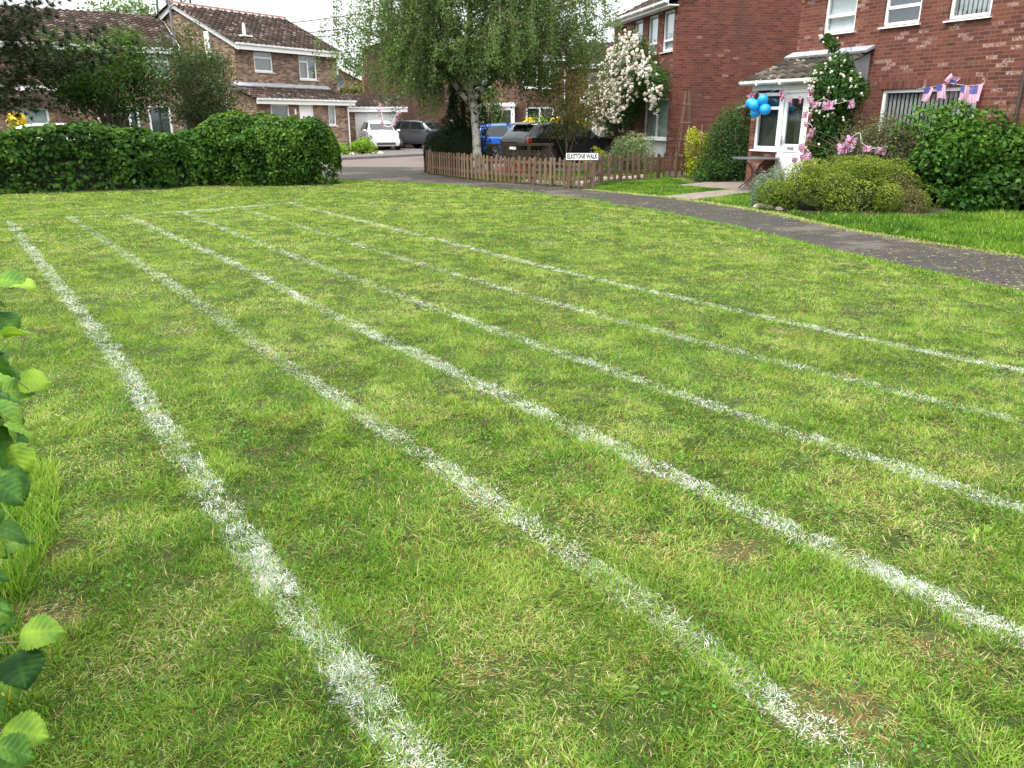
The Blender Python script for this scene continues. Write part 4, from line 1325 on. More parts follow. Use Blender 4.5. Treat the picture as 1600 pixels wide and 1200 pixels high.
back_house('buff gabled house seen over the garage roof behind the buff house', (-14.6, 62, 0), 8, -4.4, 4.0, 9, 4.2, 6.3, 'buff_brick')
ox = thing('brick_extension', 'small orange brick extension with white sloping roof edge beyond the garage', 'extension', (-11.0, 60.5, 0), 8)
MB().poly([(0, 0, 0), (1.25, 0, 0), (1.25, 0, 4.0), (0, 0, 4.65)]).poly([(1.25, 0, 0), (1.25, 3, 0), (1.25, 3, 4.0), (1.25, 0, 4.0)]).build('wall', M['orange_brick'], ox)
MB().prism([(-0.05, -0.1, 4.62), (1.5, -0.1, 3.82), (1.5, -0.1, 4.02), (-0.05, -0.1, 4.82)], (0, 3.2, 0)).build('roof', M['white_old'], ox)
back_house('tall brown brick house end behind the left side of the birch', (-9.0, 52, 0), 4, -0.35, 6.0, 9, 6.0, 6.9, 'brown_brick')
tr_ = back_house('brown brick terrace with white porch doors behind the blue car', (-2.4, 47, 0), -4, -1.0, 5.3, 8, 4.9, 6.2, 'brown_brick', False,
           [(-0.4, 1.2, 3.3, 4.5), (3.0, 4.6, 3.3, 4.5), (3.2, 4.8, 0.9, 2.3)], [])
po = MB().box(0.55, 0.75, -1.5, -1.4, 0, 2.3).box(2.45, 2.65, -1.5, -1.4, 0, 2.3).box(0.75, 2.45, -1.5, -1.4, 2.1, 2.3).box(0.75, 1.55, -1.49, -1.42, 0, 2.1).box(1.55, 1.75, -1.5, -1.4, 0, 2.1).box(0.5, 2.7, -1.6, -0.01, 2.3, 2.5).box(1.75, 2.45, -1.49, -1.42, 0.9, 1.1).build('porch', M['white'], tr_)
MB().box(0.95, 1.35, -1.5, -1.495, 0.75, 1.95).box(1.76, 2.44, -1.47, -1.45, 1.1, 2.1).build('pane', M['room'], po)
MB().box(1.75, 2.45, -1.48, -1.42, 0, 0.9).build('porch_wall', M['brown_brick'], tr_)
back_house('orange brick house between the birch and the climbing rose', (5.2, 50, 0), -14, -2.0, 5.0, 8, 4.7, 6.2, 'orange_brick', False, [(-0.6, 0.7, 3.2, 4.3), (1.0, 2.4, 3.2, 4.3), (-0.6, 1.0, 0.9, 2.2)], [])
# low brick garages behind the grey car
gb = thing('garage', 'low pinkish brick garage block with dark pipe behind the grey car', 'garage', (-6.0, 53, 0), 2)
MB().box(-1.3, 3.2, 0, 5, -0.05, 2.5).build('wall', M['buff_brick'], gb)
MB().box(-1.4, 3.3, -0.15, 5.1, 2.5, 2.68).build('roof', M['dark_paint'], gb)
MB().tube([(0.95, -0.06, 0), (0.95, -0.06, 2.5)], 0.06, 7).build('downpipe', M['ridge'], gb)
MB().box(1.5, 3.0, -0.04, -0.01, 0, 2.0).build('garage_door', M['white_old'], gb)
# lean-to with a grey sloping roof between the two red houses
lt = thing('shed', 'small shed with grey sloping roof left of the porch', 'shed', (6.9, 22.3, 0), -30)
MB().box(-0.5, 0.8, 0, 1.6, 0, 1.85).build('wall', M['red_brick_side'], lt)
MB().prism([(-0.7, -0.3, 1.86), (1.0, -0.3, 2.36), (1.0, -0.3, 2.42), (-0.7, -0.3, 1.92)], (0, 2.0, 0)).build('roof', M['lead'], lt)
#@@plants
# ------------------------------------------------------------------ leaves, hedges, shrubs, trees
def unit(v): return v / np.maximum(np.linalg.norm(v, axis=1, keepdims=True), 1e-9)


def leaf_cloud(name, P, size, mat, parent, out=None, tone=None, ar=0.55, up=0.5, droop=0.0, rand=0.8, fold=0.12):
    n = len(P)
    N = rng.normal(0, rand, (n, 3))
    if out is not None: N = N + out
    N[:, 2] += up
    N = unit(N)
    A = np.cross(N, unit(rng.normal(0, 1, (n, 3))))
    A[:, 2] -= droop
    A = unit(A - N * (A * N).sum(1, keepdims=True))
    B = np.cross(N, A)
    s = (size * rng.uniform(0.65, 1.3, n))[:, None]
    p0, p2 = P - A * s * 0.5, P + A * s * 0.5
    p1 = P + B * s * ar * 0.5 + N * s * fold
    p3 = P - B * s * ar * 0.5 + N * s * fold
    V = np.stack([p0, p1, p2, p3], 1).reshape(-1, 3)
    F = (np.arange(n)[:, None] * 4 + np.arange(4)[None])
    if tone is None: tone = rng.random(n)
    tone = np.clip(tone, 0, 1)
    return npmesh(name, V, F, mat, parent, {'tone': np.repeat(tone, 4)})


def lumps_pts(n, rad, k, lump=(0.30, 0.5), flat=0.0, seed=0, inner=0.25, squash=1.0):
    """points on k leafy lumps that make up an uneven dome with base at z=0; returns P, outward, tone"""
    r_ = np.random.default_rng(seed)
    d = unit(r_.normal(0, 1, (k, 3)))
    d[:, 2] = np.abs(d[:, 2]) * 1.15 - 0.12
    C = d * r_.uniform(0.45, 0.78, (k, 1))
    lr = r_.uniform(lump[0], lump[1], k)
    lt = r_.random(k)
    i = r_.integers(0, k, n)
    v = unit(r_.normal(0, 1, (n, 3)))
    rr = lr[i] * (1 - inner * r_.random(n) ** 2)
    P = C[i] + v * rr[:, None]
    P[:, 2] = (P[:, 2] + 0.15) / 1.15
    keep = P[:, 2] > 0.01
    P, v, i = P[keep], v[keep], i[keep]
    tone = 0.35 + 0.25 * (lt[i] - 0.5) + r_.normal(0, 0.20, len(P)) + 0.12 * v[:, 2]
    return P * np.array(rad)[None], v, tone


def stems(parent, base, tips, r0, mat, name='stem', bend=0.15):
    m = MB()
    for t in tips:
        a, b = Vector(base), Vector(t)
        mid = a.lerp(b, 0.5) + Vector((random.uniform(-1, 1), random.uniform(-1, 1), 0.3)) * bend
        m.tube([a, a.lerp(mid, 0.6), mid, b], [r0, r0 * 0.8, r0 * 0.6, r0 * 0.2], 6)
    return m.build(name, mat, parent, smooth=True)


def shrub(name, label, cat, loc, rad, n, size, mat, k=22, lump=(0.3, 0.5), seed=0, stemmat='twigwood', group=None, ar=0.55, up=0.4, droop=0.0, shift=0.0, rz=0, inner=0.25):
    t = thing(name, label, cat, loc, rz, group)
    P, v, tone = lumps_pts(n, rad, k, lump, seed=seed, inner=inner)
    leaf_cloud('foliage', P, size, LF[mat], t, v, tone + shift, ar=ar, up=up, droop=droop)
    r_ = random.Random(seed)
    stems(t, (0, 0, 0), [(r_.uniform(-0.7, 0.7) * rad[0], r_.uniform(-0.7, 0.7) * rad[1], r_.uniform(0.5, 0.85) * rad[2]) for _ in range(9)], 0.025 * max(rad[2], 0.6), M[stemmat])
    return t


def hedge(name, label, pts, width, height, n, size, mat, seed=0, top_noise=0.12, tone0=0.0, ar=0.6, group=None, lean=0.0, bare=0.0):
    """hedge along a ground polyline of its centre, leaves over a noisy rounded skin and a twiggy heart"""
    t = thing(name, label, 'hedge', (*pts[0], 0), 0, group)
    o = np.array(pts[0])
    Pn = [np.array(p) - o for p in pts]
    seg = [(a, b, np.linalg.norm(b - a)) for a, b in zip(Pn, Pn[1:])]
    tot = sum(s[2] for s in seg)
    nz1, nz2, nz3 = VN(seed + 100), VN(seed + 101), VN(seed + 102)
    s = rng.uniform(-width * 0.42, tot + width * 0.42, n)
    ang = rng.uniform(-0.17, 1.05, n) * np.pi          # around the section: 0 front foot, pi back foot
    sup = 3.2
    ca, sa = np.cos(ang), np.sin(ang)
    q = (np.abs(ca) ** sup + np.abs(sa) ** sup) ** (-1 / sup)
    endf = np.clip(np.minimum(s + width * 0.42, tot + width * 0.42 - s) / (width * 0.55), 0, 1)
    endf = np.sqrt(1 - (1 - endf) ** 2)
    r = q * (1 + 0.30 * (nz1(s, ang * 0.9, 0.7) - 0.5) + 0.2 * (nz2(s, ang, 0.25) - 0.5)) - 0.20 * rng.random(n) ** 2
    cx = ca * r * width / 2 * (0.25 + 0.75 * endf)
    cz = np.where(sa > 0, sa * r * (height / 2) + height / 2, height / 2 + sa * height * 1.15)
    hz = np.where(sa > 0, 1, 0) * top_noise * (nz3(s, s * 0, 0.9) - 0.5) * 2
    cz = (cz + hz) * (0.35 + 0.65 * endf)
    P = np.zeros((n, 3))
    O = np.zeros((n, 3))
    acc = 0
    for i, (a, b, L_) in enumerate(seg):
        k = (s >= (acc if i else -9)) & (s < (acc + L_ if i < len(seg) - 1 else 99))
        d = (b - a) / L_
        nn = np.array([d[1], -d[0]])
        P[k, 0] = a[0] + d[0] * (s[k] - acc) + nn[0] * cx[k]
        P[k, 1] = a[1] + d[1] * (s[k] - acc) + nn[1] * cx[k]
        O[k, 0], O[k, 1] = nn[0] * ca[k], nn[1] * ca[k]
        acc += L_
    O[:, 2] = sa
    P[:, 2] = np.maximum(cz, 0.0) + 0.05 * rng.random(n)
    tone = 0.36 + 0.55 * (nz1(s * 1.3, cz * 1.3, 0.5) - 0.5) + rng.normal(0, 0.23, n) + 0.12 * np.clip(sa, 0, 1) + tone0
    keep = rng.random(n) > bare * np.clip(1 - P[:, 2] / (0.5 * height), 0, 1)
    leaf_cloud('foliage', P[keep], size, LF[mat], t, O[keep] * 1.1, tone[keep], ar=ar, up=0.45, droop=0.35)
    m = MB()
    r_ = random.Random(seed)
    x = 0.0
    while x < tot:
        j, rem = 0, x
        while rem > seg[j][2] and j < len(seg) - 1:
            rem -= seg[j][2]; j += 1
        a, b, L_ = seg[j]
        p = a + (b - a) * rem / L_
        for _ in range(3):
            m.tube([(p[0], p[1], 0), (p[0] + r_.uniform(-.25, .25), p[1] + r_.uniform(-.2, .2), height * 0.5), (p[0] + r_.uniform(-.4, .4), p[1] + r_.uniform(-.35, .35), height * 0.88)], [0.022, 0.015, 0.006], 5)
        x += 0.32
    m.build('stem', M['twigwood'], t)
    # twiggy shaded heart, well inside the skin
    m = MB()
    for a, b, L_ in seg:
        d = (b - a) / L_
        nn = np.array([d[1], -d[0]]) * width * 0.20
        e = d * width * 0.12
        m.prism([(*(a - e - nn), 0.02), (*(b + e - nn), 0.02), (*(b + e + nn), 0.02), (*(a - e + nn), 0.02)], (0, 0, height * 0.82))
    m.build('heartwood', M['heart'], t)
    return t


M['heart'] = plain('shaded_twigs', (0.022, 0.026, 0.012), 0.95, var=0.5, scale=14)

hedge('leafy_hedge', 'long untrimmed broad-leaved hedge along the left far edge of the lawn', [(-16.5, 16.3), (-12.2, 18.25), (-9.0, 19.75)], 1.35, 1.33, 19000, 0.135, 'hedge', 3, 0.12, bare=0.30, ar=0.62)
hedge('leafy_hedge', 'lighter leafy hedge section with bare brown patch between the long hedge and the clipped one', [(-9.1, 19.75), (-7.9, 20.7)], 1.15, 1.30, 6200, 0.13, 'lush', 5, 0.16, bare=0.5, tone0=0.0)
hedge('clipped_hedge', 'rounded clipped glossy green hedge in front of the buff house', [(-7.55, 20.95), (-5.3, 21.05)], 1.75, 1.66, 21000, 0.098, 'laurel', 8, 0.07, bare=0.15)
hedge('clipped_hedge', 'dark square clipped yew hedge behind the left end of the picket fence', [(-2.35, 25.6), (-1.35, 24.95)], 1.0, 1.32, 11000, 0.055, 'yew', 12, 0.03, ar=0.35)

# ---- birch
def limb_path(a, b, n=6, sag=0.0, wob=0.12, r_=random):
    a, b = Vector(a), Vector(b)
    out = []
    for i in range(n + 1):
        f = i / n
        p = a.lerp(b, f)
        p.z += math.sin(f * math.pi) * sag
        if 0 < i < n: p += Vector((r_.uniform(-wob, wob), r_.uniform(-wob, wob), r_.uniform(-wob, wob)))
        out.append(p)
    return out


def birch():
    r_ = random.Random(21)
    t = thing('birch_tree', 'weeping silver birch with pale peeling trunk growing behind the picket fence', 'tree', (-1.02, 23.9, 0))
    m = MB()
    trunk = [(0, 0, -0.05), (-0.01, 0, 0.5), (-0.04, 0.02, 1.2), (-0.10, 0.0, 1.9), (-0.2, 0.05, 2.6), (-0.24, 0.1, 3.6), (-0.15, 0.1, 4.8), (-0.1, 0.0, 6.2), (0.05, 0, 7.8)]
    m.tube(trunk, [0.19, 0.135, 0.12, 0.118, 0.11, 0.095, 0.075, 0.05, 0.02], 12)
    tr_o = m.build('trunk', M['birch_bark'], t, smooth=True)
    limbs = []
    spec = [(1.95, -2.0, 0.3, 3.4, .085), (2.15, 1.35, -0.2, 3.0, .10), (2.3, -1.2, -1.3, 3.5, .08), (2.5, 2.7, 0.3, 4.0, .08), (2.7, 0.7, -1.9, 3.9, .07), (2.9, -2.9, -0.1, 4.2, .08),
            (3.1, 1.6, 1.9, 4.5, .07), (3.4, -1.4, 2.2, 4.6, .07), (3.6, 3.2, -0.6, 4.8, .065), (3.9, -2.6, 1.0, 5.2, .06), (4.3, 2.3, 1.2, 5.6, .05), (4.6, -1.6, -1.6, 5.8, .05),
            (4.9, 1.2, -1.6, 6.2, .05), (5.3, -1.6, 0.8, 6.7, .04), (5.7, 1.5, 0.5, 7.0, .035), (6.1, -0.6, -0.9, 7.3, .03), (2.6, 0.35, -0.8, 3.3, .055), (2.45, -0.6, -0.6, 3.1, .05),
            (3.2, -1.0, -1.0, 4.0, .05), (3.3, 0.9, -1.1, 4.2, .05), (3.6, -2.0, -0.8, 4.7, .045), (3.9, 1.9, -1.0, 4.9, .045), (4.4, -0.2, -1.5, 5.2, .045), (4.8, -2.2, 0.2, 5.6, .04), (4.6, 2.9, 0.1, 5.4, .045), (5.2, 0.4, 1.4, 6.2, .04), (2.8, -3.3, 0.6, 4.0, .06), (3.1, 3.3, 0.9, 4.0, .06), (5.0, 0.2, -0.8, 5.9, .04)]
    for z, x, y, zt, r0 in spec:
        k = next(i for i in range(len(trunk) - 1) if trunk[i][2] <= z <= trunk[i + 1][2])
        f = (z - trunk[k][2]) / (trunk[k + 1][2] - trunk[k][2])
        a = Vector(trunk[k]).lerp(Vector(trunk[k + 1]), f)
        path = limb_path(a, (x, y, zt), 6, 0.25, 0.09, r_)
        MB().tube(path, [r0 * (1 - 0.75 * i / 6) for i in range(7)], 8).build('limb', M['birch_bark'], t, smooth=True)
        limbs.append(path)
    # hanging twigs
    strands, tw = [], MB()
    for path in limbs:
        far = path[-1]
        for j in range(34):
            f = r_.uniform(0.25, 1.0)
            i = min(5, int(f * 6))
            p = path[i].lerp(path[i + 1], f * 6 - i)
            outv = Vector((p.x, p.y, 0))
            outv = outv.normalized() if outv.length > 0.1 else Vector((r_.uniform(-1, 1), r_.uniform(-1, 1), 0)).normalized()
            sp = Vector((r_.gauss(0, .5), r_.gauss(0, .5), 0)) + outv * r_.uniform(0.1, 0.75)
            p1 = p + sp * 0.6 + Vector((0, 0, r_.uniform(0.05, 0.5)))
            p2 = p1 + sp * 0.45 + Vector((0, 0, -r_.uniform(0.15, 0.45)))
            x = p2.x
            if x < -1.0: low = r_.choice([1.55, 1.75, 1.95, 2.2, 2.5])
            elif x > 1.0: low = r_.choice([2.3, 2.5, 2.8, 3.1])
            elif p2.y < 0.2: low = r_.choice([2.75, 2.9, 3.1, 3.4])
            else: low = r_.choice([2.0, 2.3, 2.6, 2.9])
            if x < -3.3: low = max(low, r_.choice([2.3, 2.7, 3.2]))
            ln = min(r_.uniform(0.5, 1.5), max(0.15, p2.z - low))
            p3 = p2 + Vector((sp.x * 0.12, sp.y * 0.12, -ln))
            tw.tube([p, p1, p2, p3], [0.011, 0.008, 0.005, 0.003], 4)
            strands.append((p, p1, p2, p3))
    tw.build('twigs', M['twigwood'], t)
    P, T = [], []
    for st in strands:
        tone = r_.gauss(0.45, 0.15)
        ln = [(st[i + 1] - st[i]).length for i in range(3)]
        n = int(30 + 74 * ln[2] + 22 * ln[1])
        for _ in range(n):
            u = r_.random()
            if u < 0.25: q = st[1].lerp(st[2], r_.random())
            elif u < 0.33: q = st[0].lerp(st[1], r_.uniform(0.4, 1))
            else: q = st[2].lerp(st[3], r_.random())
            s = 0.075
            P.append((q.x + r_.gauss(0, s), q.y + r_.gauss(0, s), q.z + r_.gauss(0, s * 1.1)))
            T.append(tone + r_.gauss(0, 0.17))
    P = np.array(P)
    leaf_cloud('crown', P, 0.070, LF['birch'], t, None, np.array(T), ar=0.7, up=0.25, droop=0.9, rand=1.0)
    return t


birch()


def round_tree(name, label, loc, height, rad, n, size, mat, seed, trunk_r=0.08, k=30, lump=(0.22, 0.42), base=0.35, lean=(0, 0), bark='trunk', up=0.4, droop=0.2, ar=0.55, shift=0.0, group=None, squeeze=None):
    """small tree: tapered trunk, limbs that carry leafy lumps with gaps between"""
    t = thing(name, label, 'tree', loc, 0, group)
    r_ = np.random.default_rng(seed)
    rr = random.Random(seed)
    top = Vector((lean[0], lean[1], height * 0.9))
    tp = limb_path((0, 0, -0.05), top, 6, 0, 0.05 * height / 4, rr)
    MB().tube(tp, [trunk_r * (1 - 0.13 * i) for i in range(7)], 8).build('trunk', M[bark], t, smooth=True)
    c0 = np.array([lean[0] * 0.6, lean[1] * 0.6, height * (base + (1 - base) * 0.5)])
    R_ = np.array([rad, rad, height * (1 - base) * 0.5])
    d = unit(r_.normal(0, 1, (k, 3)))
    C = c0 + d * R_ * r_.uniform(0.4, 0.85, (k, 1))
    lr = r_.uniform(lump[0], lump[1], k) * rad * 1.6
    lt = r_.random(k)
    lm = MB()
    for c in C:
        i = min(5, max(1, int(6 * max(0.1, (c[2] - 0.5 * rad)) / height)))
        lm.tube(limb_path(tp[i], c, 4, 0.05, 0.06, rr), [trunk_r * 0.42, trunk_r * 0.32, trunk_r * 0.22, trunk_r * 0.14, trunk_r * 0.05], 5)
    lm.build('limbs', M[bark], t, smooth=True)
    i = r_.integers(0, k, n)
    v = unit(r_.normal(0, 1, (n, 3)))
    P = C[i] + v * (lr[i] * r_.random(n) ** 0.45)[:, None] * np.array([1, 1, 0.72])
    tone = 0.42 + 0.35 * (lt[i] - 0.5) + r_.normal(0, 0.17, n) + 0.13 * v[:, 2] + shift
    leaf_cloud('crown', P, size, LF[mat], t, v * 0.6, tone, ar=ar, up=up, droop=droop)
    return t


round_tree('small_tree', 'dark green leafy tree leaning over the long hedge in front of the far left house', (-11.3, 23.2, 0), 4.05, 1.62, 11500, 0.105, 'holly', 31, 0.09, 34, base=0.36, lean=(-0.3, 0))
round_tree('small_tree', 'loose grey-green tree between the two buff houses, behind the clipped hedge', (-9.75, 25.4, 0), 4.5, 1.3, 10500, 0.085, 'loose', 37, 0.09, 34, base=0.18, lean=(0.15, 0))
round_tree('ornamental_tree', 'small bronze-leaved ornamental tree inside the picket fence before the black car', (1.75, 24.6, 0), 3.1, 1.4, 5200, 0.085, 'olive', 43, 0.03, 26, base=0.38, lean=(-0.25, 0), bark='twigwood')
shrub('conifer_shrub', 'mid-green feathery conifer just right of the birch trunk, before the white porch', 'shrub', (-0.95, 36.5, 0), (0.95, 0.8, 3.3), 7000, 0.11, 'holly', 40, lump=(0.25, 0.45), seed=58, ar=0.4, shift=0.12)
round_tree('broadleaf_tree', 'green treetop showing above the far left house roof', (-26.5, 58, 0), 9.9, 3.0, 5000, 0.28, 'far', 47, 0.2, 26, base=0.4)
round_tree('broadleaf_tree', 'bluish green treetop in the sky gap beside the birch', (-15.2, 78, 0), 7.6, 2.2, 3500, 0.26, 'far', 51, 0.2, 22, base=0.3)
round_tree('broadleaf_tree', 'tall olive-green shrub tree against the gabled house wall behind the dish', (-10.4, 52, 0), 4.2, 1.5, 2600, 0.16, 'olive', 53, 0.1, 18, base=0.2)

# dark columnar yew behind the birch
yt = thing('yew_tree', 'near-black columnar yew rising behind the birch trunk', 'tree', (-1.55, 25.9, 0))
n = 22000
h_ = rng.random(n) ** 1.2
a_ = rng.uniform(0, 6.28, n)
rr_ = (0.78 - 0.45 * h_) * (0.55 + 0.9 * VN(61)(a_, h_ * 3, 0.5)) * (0.6 + 0.4 * rng.random(n) ** 0.4)
P = np.stack([np.cos(a_) * rr_, np.sin(a_) * rr_, 0.4 + h_ * 3.2], 1)
leaf_cloud('crown', P, 0.075, LF['yew'], yt, np.stack([np.cos(a_), np.sin(a_), np.full(n, 0.6)], 1), rng.random(n), ar=0.35)
MB().tube([(0, 0, 0), (0, 0, 3.0)], [0.12, 0.03], 8).build('trunk', M['trunk'], yt)

# ---- pine at the left edge
def pine():
    r_ = random.Random(71)
    t = thing('pine_tree', 'dark pine with drooping needle boughs at the top left corner', 'tree', (-13.3, 20.6, 0))
    tp = limb_path((-0.2, 0.3, -0.05), (0, 0, 7.5), 7, 0, 0.06, r_)
    MB().tube(tp, [0.2 - 0.022 * i for i in range(8)], 9).build('trunk', M['trunk'], t, smooth=True)
    P, A, T = [], [], []
    bm_ = MB()
    ends = []
    for i in range(40):
        z = r_.uniform(2.1, 6.6)
        az = r_.uniform(0, 6.28)
        ln = r_.uniform(1.2, 2.4) * (1.15 - 0.09 * z)
        ends.append(((0, 0, z), (math.cos(az) * ln, math.sin(az) * ln, z + r_.uniform(-0.5, 0.5))))
    ends += [((0, 0, 2.9), (3.9, 0.1, 3.2)), ((0, 0, 2.8), (3.3, -0.4, 3.0)), ((0, 0, 3.2), (2.9, 0.4, 3.6)), ((0, 0, 2.5), (2.4, -0.3, 2.75)), ((0, 0, 3.3), (2.3, -0.6, 3.9)), ((0, 0, 3.6), (2.2, 0.2, 4.4)), ((0, 0, 2.4), (1.6, 0.3, 2.3)), ((0, 0, 2.3), (1.5, -0.5, 2.1)), ((0, 0, 3.4), (1.9, -0.5, 4.0)), ((0, 0, 2.6), (2.0, 0.3, 2.9)),
             ((0, 0, 3.0), (1.8, -0.4, 3.3)), ((0, 0, 3.1), (2.6, 0.3, 3.1)), ((0, 0, 2.7), (1.2, -0.5, 2.6)), ((0, 0, 3.8), (1.7, 0.1, 4.6))]
    for a, b in ends:
        path = limb_path(a, b, 5, -0.12, 0.08, r_)
        bm_.tube(path, [0.032, 0.026, 0.02, 0.014, 0.01, 0.005], 5)
        L_ = (path[-1] - path[0]).length
        for _ in range(int(19 * L_)):
            f = r_.uniform(0.3, 1.0)
            k = min(4, int(f * 5))
            p = path[k].lerp(path[k + 1], f * 5 - k) + Vector((r_.gauss(0, .22), r_.gauss(0, .22), r_.gauss(0.0, .13)))
            tone = r_.gauss(0.42, 0.2)
            ax = (path[-1] - path[0]).normalized() * 0.6 + Vector((0, 0, 0.35))
            for _ in range(40):
                d = Vector((r_.gauss(0, 1), r_.gauss(0, 1), r_.gauss(0, 1))).normalized() + ax
                d.normalize()
                P.append(tuple(p)); A.append(tuple(d * r_.uniform(0.08, 0.17))); T.append(tone + r_.gauss(0, .14))
    bm_.build('boughs', M['trunk'], t, smooth=True)
    P, A = np.array(P), np.array(A)
    n = len(P)
    W = unit(np.cross(A, rng.normal(0, 1, (n, 3)))) * 0.0085
    V = np.stack([P - W, P + W, P + A], 1).reshape(-1, 3)
    F = np.arange(n)[:, None] * 3 + np.arange(3)[None]
    npmesh('needles', V, F, LF['pine'], t, {'tone': np.repeat(np.clip(T, 0, 1), 3)})


pine()

# ---- shrubs
def rose_bush(name, label, loc, rz, pts, nleaf, nflow, fsize, seed, leaf='rose', depth=0.35, spread=0.4):
    """climber trained on a wall: local x along the wall, z up, y out of the wall is negative"""
    t = thing(name, label, 'climbing rose', loc, rz)
    r_ = np.random.default_rng(seed)
    C = np.array([p[:2] for p in pts])
    Rr = np.array([p[2] for p in pts])
    w = Rr ** 2 / (Rr ** 2).sum()
    i = r_.choice(len(pts), nleaf, p=w)
    v = unit(r_.normal(0, 1, (nleaf, 3)))
    rad = r_.random(nleaf) ** 0.4
    P = np.stack([C[i, 0] + v[:, 0] * Rr[i] * rad, -depth + v[:, 1] * np.minimum(Rr[i], depth * 1.1) * rad, C[i, 1] + v[:, 2] * Rr[i] * rad], 1)
    k = P[:, 2] > 0.05
    leaf_cloud('foliage', P[k], 0.075, LF[leaf], t, v[k], 0.36 + r_.normal(0, 0.2, k.sum()), up=0.3, ar=0.6)
    m = MB()
    rr = random.Random(seed)
    b = min(pts, key=lambda q: q[1])
    for p in pts:
        m.tube(limb_path((b[0] + rr.uniform(-.1, .1), -0.1, 0), (p[0], -depth * 0.6, p[1]), 5, 0, 0.12, rr), [0.025, 0.02, 0.016, 0.012, 0.009, 0.004], 5)
    m.build('stem', M['twigwood'], t)
    j = r_.choice(len(pts), nflow, p=w)
    v = unit(r_.normal(0, 1, (nflow, 3)))
    v[:, 1] = -np.abs(v[:, 1]) - 0.1
    v[:, 2] += 0.25
    v = unit(v)
    Fp = np.stack([C[j, 0] + v[:, 0] * Rr[j] * 1.02, -depth + v[:, 1] * np.minimum(Rr[j], depth * 1.1) * 1.05, C[j, 1] + v[:, 2] * Rr[j] * 1.02], 1)
    # each truss is a cluster of a few blooms made of petals
    PP, OO, TT = [], [], []
    for q, o in zip(Fp, v):
        tone = rr.uniform(0.3, 1.0)
        for _ in range(rr.choice([1, 2, 3, 4])):
            c = q + np.array([rr.gauss(0, fsize * 1.1), rr.gauss(0, fsize * 0.4), rr.gauss(0, fsize * 1.1)])
            for _ in range(9):
                d = np.array([rr.gauss(0, 1), rr.gauss(0, 1) - 0.6, rr.gauss(0, 1) + 0.3])
                d /= np.linalg.norm(d)
                PP.append(c + d * fsize * 0.5); OO.append(d); TT.append(tone + rr.gauss(0, .15))
    leaf_cloud('flowers', np.array(PP), fsize * 1.0, LF['petal'], t, np.array(OO) * 2, np.array(TT), ar=0.9, up=0.1, rand=0.3)
    return t


rose_bush('climbing_rose', 'big climbing rose smothered in cream blooms on the front of the red brick house', L0, LR,
          [(-1.65, 3.45, 0.75), (-2.65, 3.5, 0.85), (-3.75, 3.1, 0.9), (-1.05, 2.9, 0.7), (-2.15, 2.7, 0.9), (-3.35, 2.3, 0.9), (-4.45, 2.6, 0.85), (-0.45, 2.9, 0.5), (0.12, 2.75, 0.45), (0.12, 2.3, 0.33), (-5.05, 2.0, 0.7), (-4.35, 1.5, 0.6), (-2.45, 2.1, 0.7), (0.12, 1.95, 0.2), (-4.65, 0.9, 0.4), (-5.65, 2.3, 0.6), (-6.05, 1.7, 0.45), (-2.35, 4.0, 0.45), (-4.35, 0.3, 0.2)],
          22000, 560, 0.078, 81, depth=0.55)
rose_bush('climbing_rose', 'leafy climbing rose with scattered small cream blooms beside the porch door', A0, AR,
          [(2.35, 2.3, .5), (2.05, 2.5, .32), (2.4, 2.65, .32), (2.75, 2.15, .42), (2.2, 1.85, .36), (2.45, 1.5, .42), (2.2, 1.15, .34), (2.5, 0.85, .4), (2.3, 0.35, .35), (2.15, 3.1, .16), (1.95, 3.25, .12), (2.35, 2.3, .35)],
          12500, 80, 0.036, 83, depth=1.35)
shrub('variegated_shrub', 'domed cream-edged variegated shrub behind the right part of the picket fence', 'shrub', (3.75, 25.3, 0), (0.95, 0.8, 1.15), 5200, 0.085, 'varieg', 26, seed=91, ar=0.4)
shrub('flowering_shrub', 'small yellow-leaved shrub left of the variegated dome', 'shrub', (2.75, 25.9, 0), (0.5, 0.4, 0.72), 900, 0.08, 'gold', 12, seed=92)
shrub('golden_shrub', 'bright golden-leaved shrub at the right end of the picket fence', 'shrub', (5.3, 23.1, 0), (0.55, 0.5, 1.75), 3600, 0.075, 'gold', 18, lump=(0.18, 0.34), seed=93)
shrub('round_shrub', 'tall rounded bluish-green shrub between golden shrub and porch', 'shrub', (6.12, 22.4, 0), (0.92, 0.8, 2.05), 24000, 0.064, 'shrub', 62, lump=(0.28, 0.48), seed=94, ar=0.4)
shrub('low_shrub', 'low bright green shrub at the foot of the golden shrub', 'shrub', (5.45, 21.7, 0), (0.5, 0.4, 0.55), 1300, 0.075, 'rose', 12, seed=95)
shrub('lime_shrub', 'lime green ball shrub on the gravel before the white hatchback', 'shrub', (-7.05, 37.8, 0), (0.72, 0.7, 0.82), 1700, 0.11, 'lime', 16, seed=96, group='lime shrubs on the gravel bed')
shrub('lime_shrub', 'darker, lower lime shrub against the buff house corner', 'shrub', (-8.25, 37.6, 0), (0.75, 0.6, 0.68), 1500, 0.11, 'lime', 16, seed=97, shift=-0.12, group='lime shrubs on the gravel bed')
shrub('lavender_clump', 'grey-blue lavender clump at the left foot of the hebe mound', 'lavender', (4.95, 15.35, 0), (0.38, 0.38, 0.72), 4200, 0.075, 'lav', 18, seed=98, ar=0.24, up=0.2)
